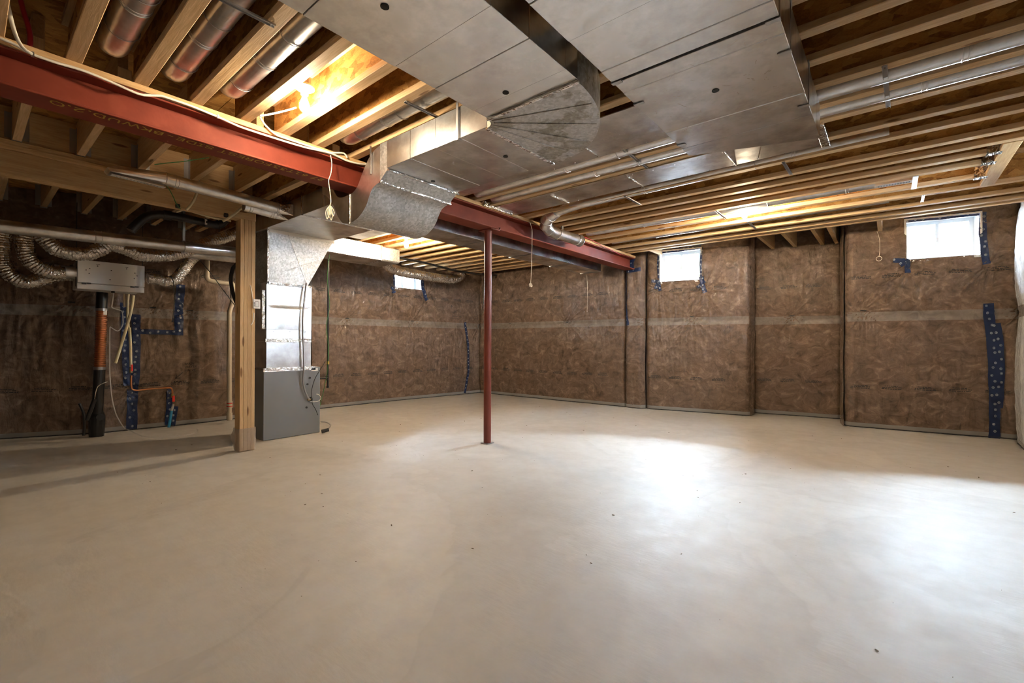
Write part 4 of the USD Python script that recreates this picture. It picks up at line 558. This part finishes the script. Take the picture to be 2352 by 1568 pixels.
round_duct('round_duct', [(-3.30, 3.40, 2.72), (1.30, 3.40, 2.725)], .060, 'upper of two round ducts below the return duct and past its right side', seams=(1.1, 3.6), bands=(1.6,))
round_duct('round_duct', [(-3.30, 3.655, 2.72), (.66, 3.655, 2.72)], .055, 'lower of two round ducts, ending in an elbow at the right', seams=(1.25, 3.45), bands=(1.66,))
round_duct('duct_elbow', [(.62, 3.66, 2.72), (.72, 3.67, 2.71), (.80, 3.74, 2.66), (.84, 3.85, 2.60), (.85, 3.98, 2.56), (.86, 4.12, 2.55)], .075, 'round metal duct elbow hanging down at the right edge', seams=(.05, .14, .24, .33), n=28)
round_duct('round_duct', TB['ventpipe_elbow'][1][:2]+[[-3.02, 4.47, 2.70]], .056, 'round duct running right from the segmented elbow beside the red beam', seams=(.6, 1.9), bands=(.9,))
t = Thing('duct_elbow', 'segmented round metal elbow and short pipe lying against the red beam', 'duct'); ep = smooth_path(TB['ventpipe_elbow'][1][2:]+[[-3.3, 4.86, 2.555]], .1); ep = np.array([[-3.02, 4.46, 2.70], [-3.12, 4.48, 2.67], [-3.21, 4.52, 2.635], [-3.27, 4.59, 2.60], [-3.295, 4.70, 2.57], [-3.30, 4.84, 2.56]])
t.add('elbow', sweep(ep, .072, 26), 'pipe_metal', smooth=20); [t.add('seam_collar', ring(ep[i], ep[i+1]-ep[i-1], .073, .004), 'pipe_metal', smooth=True) for i in range(1, 5)]
t.add('pipe', sweep([[-3.30, 4.83, 2.56], [-3.30, 5.44, 2.565]], .070, 28), 'pipe_metal', smooth=40); t.add('seam_collar', [ring([-3.30, 4.88, 2.56], [0, 1, 0], .072, .006), ring([-3.30, 5.35, 2.564], [0, 1, 0], .072, .006)], 'bright_foil', smooth=True); t.add('end_flange', disc([-3.30, 5.445, 2.565], [0, 1, 0], .082, .006, 28), 'bright_foil'); t.add('support_strap', box(-3.31, -3.29, 4.99, 5.02, 2.62, 2.69), 'strap_metal'); t.done()
round_duct('round_duct', [(-3.34, 5.72, 2.735), (-.10, 5.72, 2.735)], .052, 'thin round duct ending at the white grille near the right bulb', seams=(.85, 2.3, 3.0), bands=(1.8,))
round_duct('round_duct', [(-3.30, 6.41, 2.735), (.0, 6.41, 2.735)], .052, 'thin round duct nearest the far wall below the right bulb', seams=(.7, 2.2), bands=(1.6,))
def strap(a, b, z, label, w=.022, name='metal_strap'):
    a, b = np.array(a), np.array(b); d = (b-a)/np.linalg.norm(b-a); n = np.array([-d[1], d[0]])*w/2
    t = Thing(name, label, 'strap', 'metal straps under the joists')
    t.add('web', hull([[*(p+s_*n), zz] for p in (a, b) for s_ in (-1, 1) for zz in (z-.003, z)]), 'strap_metal')
    for s_ in (-1, 1): t.add('lip', hull([[*(p+s_*n+u*n*.12), zz] for p in (a, b) for u in (-1, 1) for zz in (z-.010, z-.002)]), 'strap_metal')
    t.add('nail', [disc([*(a+d*.02), z-.005], [0, 0, 1], .004, .006, 8), disc([*(b-d*.02), z-.005], [0, 0, 1], .004, .006, 8)], 'bright_foil', kind='stuff'); t.done()
for a, b, l in (((-.02, 3.22), (-.005, 3.80), 'metal strap across the joists right of the return duct'), ((-1.61, 3.28), (-1.62, 3.80), 'metal strap across the two round ducts left of the return duct end'), ((-2.11, 4.37), (-2.11, 4.76), 'metal strap under the round duct with the segmented elbow'),
    ((-.685, 4.39), (-.68, 4.76), 'short metal strap on two joists right of the return duct end'), ((-1.535, 5.52), (-1.533, 5.95), 'metal strap left of the right hand bulb'), ((-1.36, 6.26), (-1.36, 6.72), 'metal strap under the round duct nearest the far wall'), ((.27, 6.26), (.27, 6.55), 'small metal strap left of the widest window'),
    ((-2.29, .60), (-2.285, .955), 'long metal strap crossing the second round duct above the red beam'), ((-2.36, 1.78), (-2.35, 2.08), 'metal strap under the round duct by the supply duct')): strap(a, b, 2.679, l)
# registers (white louvred boots)
def louvre(name, c, d, L, W, up, label, nn=13, back=True):
    c, d = np.array(c, float), np.array(d, float)/np.linalg.norm(d); up = np.array(up, float)/np.linalg.norm(up); sd_ = np.cross(d, up); t = Thing(name, label, 'grille')
    def bx(a0, a1, b0_, b1_, h0, h1): return hull([c+d*a+sd_*b_+up*h for a in (a0, a1) for b_ in (b0_, b1_) for h in (h0, h1)])
    t.add('plate', bx(-L/2, L/2, -W/2, W/2, 0, .006), 'white_plastic')
    for i in range(nn):
        a = -L/2*.82+i*L*.82/(nn-1); p = [c+d*(a+.010*math.cos(u))+sd_*(W*.32*math.sin(u))-up*.001 for u in np.linspace(-1.2, 1.2, 7)]; q_ = [c+d*(a-.002+.010*math.cos(u)*.2)+sd_*(W*.32*math.sin(u))-up*.001 for u in np.linspace(-1.2, 1.2, 7)]
        m = trimesh.Trimesh(np.array(p+q_), [f for j in range(6) for f in ([j, j+1, j+8], [j, j+8, j+7])], process=False); t.add('slot', cat([m, trimesh.Trimesh(m.vertices, m.faces[:, ::-1], process=False)]), 'pipe_grey')
    if back: t.add('boot', bx(-L/2*.96, L/2*.96, -W/2*.9, W/2*.9, .006, .06), 'pipe_metal')
    return t
t = louvre('air_grille', (.04, 5.66, 2.674), (1, .02, 0), .30, .085, (0, 0, 1), 'white slotted grille plate at the end of the thin duct near the widest window', 13); t.add('cross_plate', box(.165, .205, 5.50, 5.94, 2.668, 2.674), 'white_enamel'); t.done()
t = louvre('air_grille', (-4.93, .95, 2.512), (0, 1, -.04), .36, .075, (.1, 0, 1), 'white slotted grille plate on the flat foil boot in front of the wooden beam', 14, back=False); t.done()
round_duct('round_duct', [(-4.95, 1.14, 2.592), (-4.95, 1.624, 2.577), (-4.95, 2.10, 2.555)], .055, 'long round duct in front of the wooden beam running to the plenum', seams=(.07, .95), bands=())
t = Thing('duct_boot', 'flat tapering metal boot ending the long round duct before the wooden beam', 'duct'); ym = [.74, .78]; t.add('boot', hull([[-4.95+.058*math.cos(u), 1.14, 2.592+.058*math.sin(u)] for u in np.linspace(0, 6.283, 18)]+[[-4.88, .76, 2.535], [-5.03, .76, 2.535], [-4.88, .74, 2.56], [-5.03, .74, 2.56], [-4.9, .8, 2.60]]), 'pipe_metal'); t.add('collar', ring([-4.95, 1.14, 2.592], [0, 1, -.03], .057, .005), 'bright_foil', smooth=True); t.done()
t = Thing('duct_collar', 'pointed foil collar joining the long round duct to the plenum', 'duct'); t.add('cone', hull([[-4.95+.056*math.cos(u), 2.10, 2.555+.056*math.sin(u)] for u in np.linspace(0, 6.283, 18)]+[[-4.90, 2.245, 2.50], [-5.05, 2.245, 2.60], [-4.9, 2.245, 2.62]]), 'bright_foil'); t.done()
round_duct('round_duct', TB['supplyrun2'][1], .047, 'short round duct under the long one beside the wooden post', seams=(.05, .26)); e = np.array(TB['supplyrun2'][1][1])
single('duct_collar', hull([[e[0]+.048*math.cos(u), e[1], e[2]+.048*math.sin(u)] for u in np.linspace(0, 6.283, 18)]+[[e[0]+.05, e[1]+.13, e[2]-.05], [e[0]-.06, e[1]+.13, e[2]]]), 'bright_foil', 'pointed foil collar on the short round duct above the furnace transition', 'duct')
def flexd(key, label, seed): 
    t = Thing('flexible_duct', label, 'duct'); t.add('hose', flex(TB[key][1], TB[key][0], seed), 'foil', smooth=True); return t
flexd('flexA', 'ribbed foil flexible duct rising from the left end of the white ventilator', 1).done(); flexd('flexB', 'outer ribbed foil flexible duct looping at the left edge', 2).done(); flexd('flexC', 'long sagging ribbed foil flexible duct behind the straight pipe', 3).done(); flexd('flexD', 'foil elbow duct at the right end of the white ventilator', 4).done()
flexd('flexE', 'ribbed foil flexible duct under the plenum before the duct box', 5).done(); flexd('flexF', 'foil wrapped flexible duct above the small left wall window', 6).done()
p = smooth_path(TB['frontpipe'][1], .05); t = Thing('round_duct', 'straight galvanized duct hung before the wall above the white ventilator', 'duct'); t.add('pipe', sweep(p, .060, 26), 'pipe_metal', smooth=40); i = len(p)//3
t.add('seam_collar', [ring(p[i], p[i+1]-p[i], .062, .005), ring(p[i+1], p[i+1]-p[i], .062, .004)], 'pipe_metal', smooth=True); j = int(len(p)*.66); t.add('hanger_strap', [ring(p[j], p[j+1]-p[j], .063, .006), box(p[j][0]-.01, p[j][0]+.01, p[j][1]-.012, p[j][1]+.012, p[j][2]+.06, 2.68)], 'strap_metal'); t.done()
round_duct('round_duct', TB['pipe2'][1], .05, 'thinner round duct just under the straight galvanized duct by the wooden post')

# ------------------------------------------------------------------ utility corner
E = Thing('ventilator_unit', 'white metal heat recovery ventilator box hung before the utility wall', 'ventilator'); ex = -6.80
E.add('case', box(ex-.42, ex-.02, .80, 1.365, 1.735, 2.04, .006), 'white_enamel'); d = E.add('door', box(ex-.02, ex, .792, 1.372, 1.792, 2.044, .004), 'white_enamel', label='front door panel'); E.add('lower_panel', box(ex-.02, ex-.001, .788, 1.37, 1.724, 1.787, .004), 'white_enamel')
for yy_ in (.86, 1.275): d.add('latch', [box(ex-.002, ex+.006, yy_-.035, yy_+.002, 1.776, 1.794), box(ex-.002, ex+.006, yy_+.004, yy_+.04, 1.782, 1.797)], 'dark_iron')
for yy_, zz_ in ((.89, 1.955), (.86, 1.935), (.885, 1.90), (1.07, 1.955), (1.06, 1.85), (1.28, 1.95), (1.30, 1.92), (1.275, 1.885), (.955, 1.99), (1.205, 1.99)): d.add('screw', disc([ex+.001, yy_, zz_], [1, 0, 0], .0055, .005, 10), 'dark_iron')
d.add('port_lettering', [box(ex, ex+.001, .943, .975, 2.006, 2.010), box(ex, ex+.001, 1.195, 1.220, 2.004, 2.008)], 'ink_soft'); E.add('drain_spout', disc([ex-.02, 1.09, 1.72], [0, 0, 1], .016, .03), 'black_rubber')
E.add('hanger_cord', [sweep([[ex-.05, .785, 1.75], [ex-.05, .79, 2.67]], .004, 6), sweep([[ex-.05, 1.36, 1.9], [ex-.05, 1.36, 2.67]], .004, 6)], 'black_rubber'); E.done()
t = Thing('duct_collar', 'shiny metal collar between the ribbed duct and the left end of the ventilator', 'duct'); t.add('sleeve', sweep([[ -6.9, .62, 1.905], [-6.9, .80, 1.90]], .070, 24), 'pipe_metal', smooth=40); t.add('clamp', ring([-6.9, .66, 1.904], [0, 1, 0], .072, .006), 'bright_foil', smooth=True); t.done()
S = Thing('drain_stack', 'black drain stack wrapped in a copper heat recovery coil', 'drain'); S.add('upper_pipe', tube(TB['coil_top'][1]+[], .055, 20), 'abs_black', smooth=40); a, b = [np.array(v) for v in TB['coil'][1]]
S.add('core', sweep([a, b], .044, 20), 'copper', smooth=40); nt = 30; hh = np.linspace(0, 1, nt*14); S.add('copper_coil', sweep(np.array([a+(b-a)*h_+[.047*math.cos(h_*nt*6.283), .047*math.sin(h_*nt*6.283), 0] for h_ in hh]), .0095, 7), 'copper', label='tightly wound copper coil', smooth=True)
[S.add('coupling', m_, 'strap_metal', label='steel band coupling') for m_ in (sweep([a+[0, 0, .02], a+[0, 0, -.01]], .060, 20), sweep([b+[0, 0, .015], b+[0, 0, -.02]], .060, 20))]; S.add('lower_pipe', tube(TB['coil_low'][1], .055, 20), 'abs_black', smooth=40)
bb = np.array(TB['coil_base'][1]); S.add('cleanout', [sweep([bb[0], bb[0]+[0, 0, -.06], bb[1]+[0, 0, .04], [bb[1][0], bb[1][1], .0]], [.06, .078, .078, .07], 18), disc(bb[0]+[.075, .02, -.06], [1, 0, 0], .04, .03)], 'abs_black'); S.add('white_tag', box(a[0]+.05, a[0]+.052, a[1]+.005, a[1]+.04, 1.47, 1.53), 'paper'); S.done()
t = Thing('prop_bar', 'thin black bar leaning on the foot of the drain stack', 'bar'); t.add('bar', tube(TB['prop'][1], .014, 10), 'abs_black', smooth=40); q0 = np.array(TB['prop'][1][1]); t.add('arm', sweep([q0+[0, .02, -.02], q0+[-.02, .09, .22]], .022, 10), 'abs_black', smooth=40); t.add('wire', tube([q0+[-.02, .09, .20], q0+[0, .11, .36], q0+[0, .2, .42]], .004, 6), 'cable_white', smooth=True); t.done()
for key, l in (('pexv1', 'cream water pipe slanting down left to the copper coil'), ('pexv2', 'cream water pipe standing between the blue tape strips'), ('pexv3', 'short cream pipe stub left below the ventilator'), ('pexv4', 'thin cream pipe right below the ventilator')): line(key, 'water_pipe', 'pex_cream', l, 'pipe', n=10, step=.04)
e = np.array(TB['pexv2'][1][-1]); t = Thing('shutoff_valve', 'red handled valve at the foot of the cream water pipe', 'valve'); t.add('body', disc(e+[0, 0, -.04], [0, 0, 1], .017, .06), 'brass'); t.add('handle', box(e[0]+.012, e[0]+.024, e[1]-.004, e[1]+.018, e[2]-.05, e[2]+.035, .003), 'red_plastic', label='red lever handle'); t.done()
line('copper1', 'copper_pipe', 'copper', 'bare copper pipe running across to the blue supply pipe', 'pipe', n=10)
t = Thing('supply_pipe', 'blue water supply pipe rising from the floor', 'pipe'); t.add('riser', tube(TB['blue_supply'][1], .017, 12), 'blue_pipe', smooth=40); t.add('sleeve', tube(TB['grey_supply'][1], .014, 12), 'pipe_grey', smooth=40); t.done()
e = np.array(TB['copper1'][1][-1]); t = Thing('shutoff_valve', 'red handled valve on top of the blue water supply pipe', 'valve'); t.add('body', disc(e+[0, 0, -.02], [0, 0, 1], .018, .05), 'brass'); t.add('handle', box(e[0]+.01, e[0]+.022, e[1]-.006, e[1]+.022, e[2]-.10, e[2]-.02, .003), 'red_plastic', label='red lever handle'); t.done()
line('clear', 'condensate_tube', 'clear_tube', 'clear plastic drain tube hanging from the ventilator and curling over the floor', 'tube', n=8)
t = Thing('exhaust_pipe', 'cream plastic pipe with elbows on the wall left of the wooden post', 'pipe'); P_ = TB['pvc'][1]; t.add('pipe', tube(P_, .030, 16, .02), 'pvc_cream', smooth=40); [t.add('coupling', disc(np.array(P_[-1])+[0, 0, z_], [0, 0, 1], .036, .09, 20), 'pvc_cream') for z_ in (.22, .06)]; [t.add('red_mark', disc(np.array(P_[-1])+[0, 0, z_], [0, 0, 1], .0365, .012, 20), 'red_plastic') for z_ in (.24, .20)]; t.done()
line('blackcable', 'power_cable', 'black_rubber', 'thin black cable slanting down towards the wooden post', 'cable', n=6); t = Thing('electric_cable', 'black power cord with plug hanging right of the ventilator', 'cable'); t.add('cord', tube(TB['cord'][1], .0045, 7), 'black_rubber', smooth=True); e = np.array(TB['cord'][1][-1]); t.add('plug', sweep([e, e+[0, 0, -.05]], [.007, .014], 10), 'black_rubber'); t.done()
line('linehose', 'insulated_hose', 'black_rubber', 'black insulated hose curving behind the wooden post', 'hose', n=12)
t = Thing('drain_pipe', 'black plastic drain pipe with elbows under the joists behind the wooden beam', 'pipe'); t.add('pipe', tube(TB['abs'][1], .043, 18), 'abs_black', smooth=40); A_ = [np.array(v) for v in TB['abs'][1]]
for u in (3, 5, 6): t.add('coupling', sweep([A_[u]+(A_[u+1]-A_[u])*.0, A_[u]+(A_[u+1]-A_[u])*.4], .050, 18), 'abs_black', smooth=40)
t.add('strap', box(A_[5][0]+.035, A_[5][0]+.048, A_[5][1]-.01, A_[5][1]+.012, A_[5][2]-.03, A_[5][2]+.03), 'paper'); t.done()
for key, l in (('pex1', 'short cream water pipe curving over the wooden beam'), ('pex2', 'cream water pipe bending over the wooden beam next to the post'), ('pex3', 'cream water pipe run under the joists by the wooden beam')): line(key, 'water_pipe', 'pex_cream', l, 'pipe', n=10)
for i, (x_, y_, z_, l) in enumerate(((-5.2, 1.295, 2.437, 'left'), (-5.39, 1.55, 2.48, 'middle'), (-5.19, 1.70, 2.436, 'right'))): single('pipe_clip', [disc([x_, y_, z_], [0, 1, 0], .022, .03, 14)], 'black_rubber', f'black clip holding cream pipes under the wooden beam, {l} of three', 'clip')
line('green1', 'ground_wire', 'cable_green', 'green wire hanging over the face of the wooden beam', 'wire', n=6); line('green2', 'ground_wire', 'cable_green', 'green wire draped between the short joists under the red beam', 'wire', n=6)
t = Thing('control_box', 'small white control box on the right face of the wooden post', 'switch'); t.add('case', box(-5.225, -5.195, 1.965, 2.035, 1.505, 1.605, .004), 'white_plastic'); t.add('outline', [box(-5.1955, -5.1945, 1.983, 2.018, z_, z_+.003) for z_ in (1.525, 1.578)]+[box(-5.1955, -5.1945, y_, y_+.003, 1.525, 1.58) for y_ in (1.983, 2.016)], 'ink_soft'); t.add('lettering', [box(-5.1955, -5.1944, 1.970, 1.977, 1.53+.012*k, 1.537+.012*k) for k in range(4)], 'ink'); t.done()
line('cable_post', 'power_cable', 'cable_white', 'white cable above the small control box on the wooden post', 'cable'); line('cable_post2', 'power_cable', 'cable_white', 'white cable below the small control box on the wooden post', 'cable')

# ------------------------------------------------------------------ cables on the red beam
t = Thing('power_cable', 'white cable stapled along the plate of the red beam', 'cable'); t.add('cable', tube(TB['beamcable'][1], .0075, 8), 'cable_white', smooth=True)
for i in (2, 10): c_ = np.array(TB['beamcable'][1][i]); t.add('staple', box(c_[0]-.004, c_[0]+.010, c_[1]-.005, c_[1]+.005, c_[2]-.012, c_[2]+.012), 'strap_metal')
t.done()
line('beamcable2', 'power_cable', 'cable_white', 'second white cable along the red beam plate below the bulb', 'cable'); line('feedcable', 'power_cable', 'cable_white', 'white cable dropping from the joists to the left end of the red beam', 'cable', r=.0085); line('redcable', 'power_cable', 'cable_red', 'red cable dropping between the joists at the upper left corner', 'cable'); line('bulbcable', 'power_cable', 'cable_white', 'white cable running from the red beam to the nearest bulb', 'cable'); line('redwire', 'alarm_wire', 'cable_red', 'thin red wire along the plate at the far end of the red beam', 'wire')
line('blackline', 'refrigerant_line', 'black_rubber', 'black insulated line running along the joists over the small left window', 'pipe', n=12)
def pull_string(key, label, knot):
    t = Thing('pull_string', label, 'string'); P_ = TB[key][1]; t.add('string', tube(P_, .0035, 7, .015), 'string_cream', smooth=True); e = np.array(P_[-1]); q = np.random.default_rng(len(key)+knot); lo = []
    for i in range(7):
        a = q.uniform(-1, 1, 2)*.03; h_ = q.uniform(.06, .12) if knot else .045
        lo.append(tube([e+[0, 0, 0], e+[a[1]*.4, a[0]-.012, -h_*.6], e+[a[1]*.5, a[0], -h_], e+[a[1]*.4, a[0]+.012, -h_*.6], e], .0035, 6, .01))
    t.add('coil', cat(lo), 'string_cream', smooth=True); t.done()
pull_string('string1', 'cream pull string with bundled end hanging before the red beam', 1); pull_string('string2', 'long cream pull string with coiled end hanging right of the steel post', 0)
for k, s_, za, zb, l in (('D', .345, 2.675, 2.33, 'thin cream pull string by the wall left of the widest window'), ('A', 2.85, 2.55, 1.75, 'thin string hanging before the far wall left of the beam end')):
    a, b = wall_pt(k, s_, za, .06), wall_pt(k, s_+.02, zb, .05); t = Thing('pull_string', l, 'string'); t.add('string', tube([a, (a+b)/2+[.02, 0, 0], b], .003, 6), 'string_cream', smooth=True); t.add('coil', ring(b+[0, 0, -.03], [0, 1, .2], .03, .003) if k == 'D' else disc(b, [0, 0, 1], .005, .03), 'string_cream'); t.done()

# ------------------------------------------------------------------ lamps
def lamp(x, y, zt, label, glow, mount=True):
    t = Thing('ceiling_lamp', label, 'lamp')
    if mount: t.add('mounting_box', disc([x, y, zt+.022], [0, 0, 1], .055, .04, 24), 'strap_metal')
    t.add('lampholder', trimesh.creation.revolve([[0, .0], [.058, .0], [.060, -.012], [.045, -.024], [.026, -.030], [.022, -.055], [0, -.055]][::-1], sections=28).apply_translation([x, y, zt]), 'porcelain', label='white porcelain lampholder', smooth=35)
    pr = [[0, -.165], [.014, -.162], [.026, -.150], [.031, -.130], [.029, -.112], [.020, -.088], [.015, -.072], [.014, -.055]]
    t.add('bulb', trimesh.creation.revolve(pr, sections=24).apply_translation([x, y, zt]), glow, label='glowing bulb', smooth=True); t.done()
lamp(-2.845, 1.37, 2.765, 'bare glowing bulb between the joists in front of the red beam', 'lamp_glow_1'); lamp(-1.29, 5.77, 2.765, 'bare glowing bulb among the far joists on the right', 'lamp_glow_2'); lamp(-5.45, 4.14, 2.70, 'bare glowing bulb behind the red beam near the duct box', 'lamp_glow_3'); lamp(-.55, -1.30, 2.74, 'bare glowing bulb behind the viewpoint', 'lamp_glow_4')

# ------------------------------------------------------------------ crumbs on the floor
q = np.random.default_rng(11); cr = []
for i in range(220):
    a, L = q.uniform(0, 6.28), .002+.007*q.random()**4; x_, y_ = q.uniform(-6.5, .9), q.uniform(.8, 7.2); m = box(-L, L, -L*.4, L*.4, 0, L*.5); m.apply_transform(trimesh.transformations.rotation_matrix(a, [0, 0, 1])); m.apply_translation([x_, y_, -.001]); cr.append(m)
single('floor_debris', cat(cr), 'dirt', 'scattered dark crumbs and wood splinters on the concrete floor', 'debris', kind='stuff')
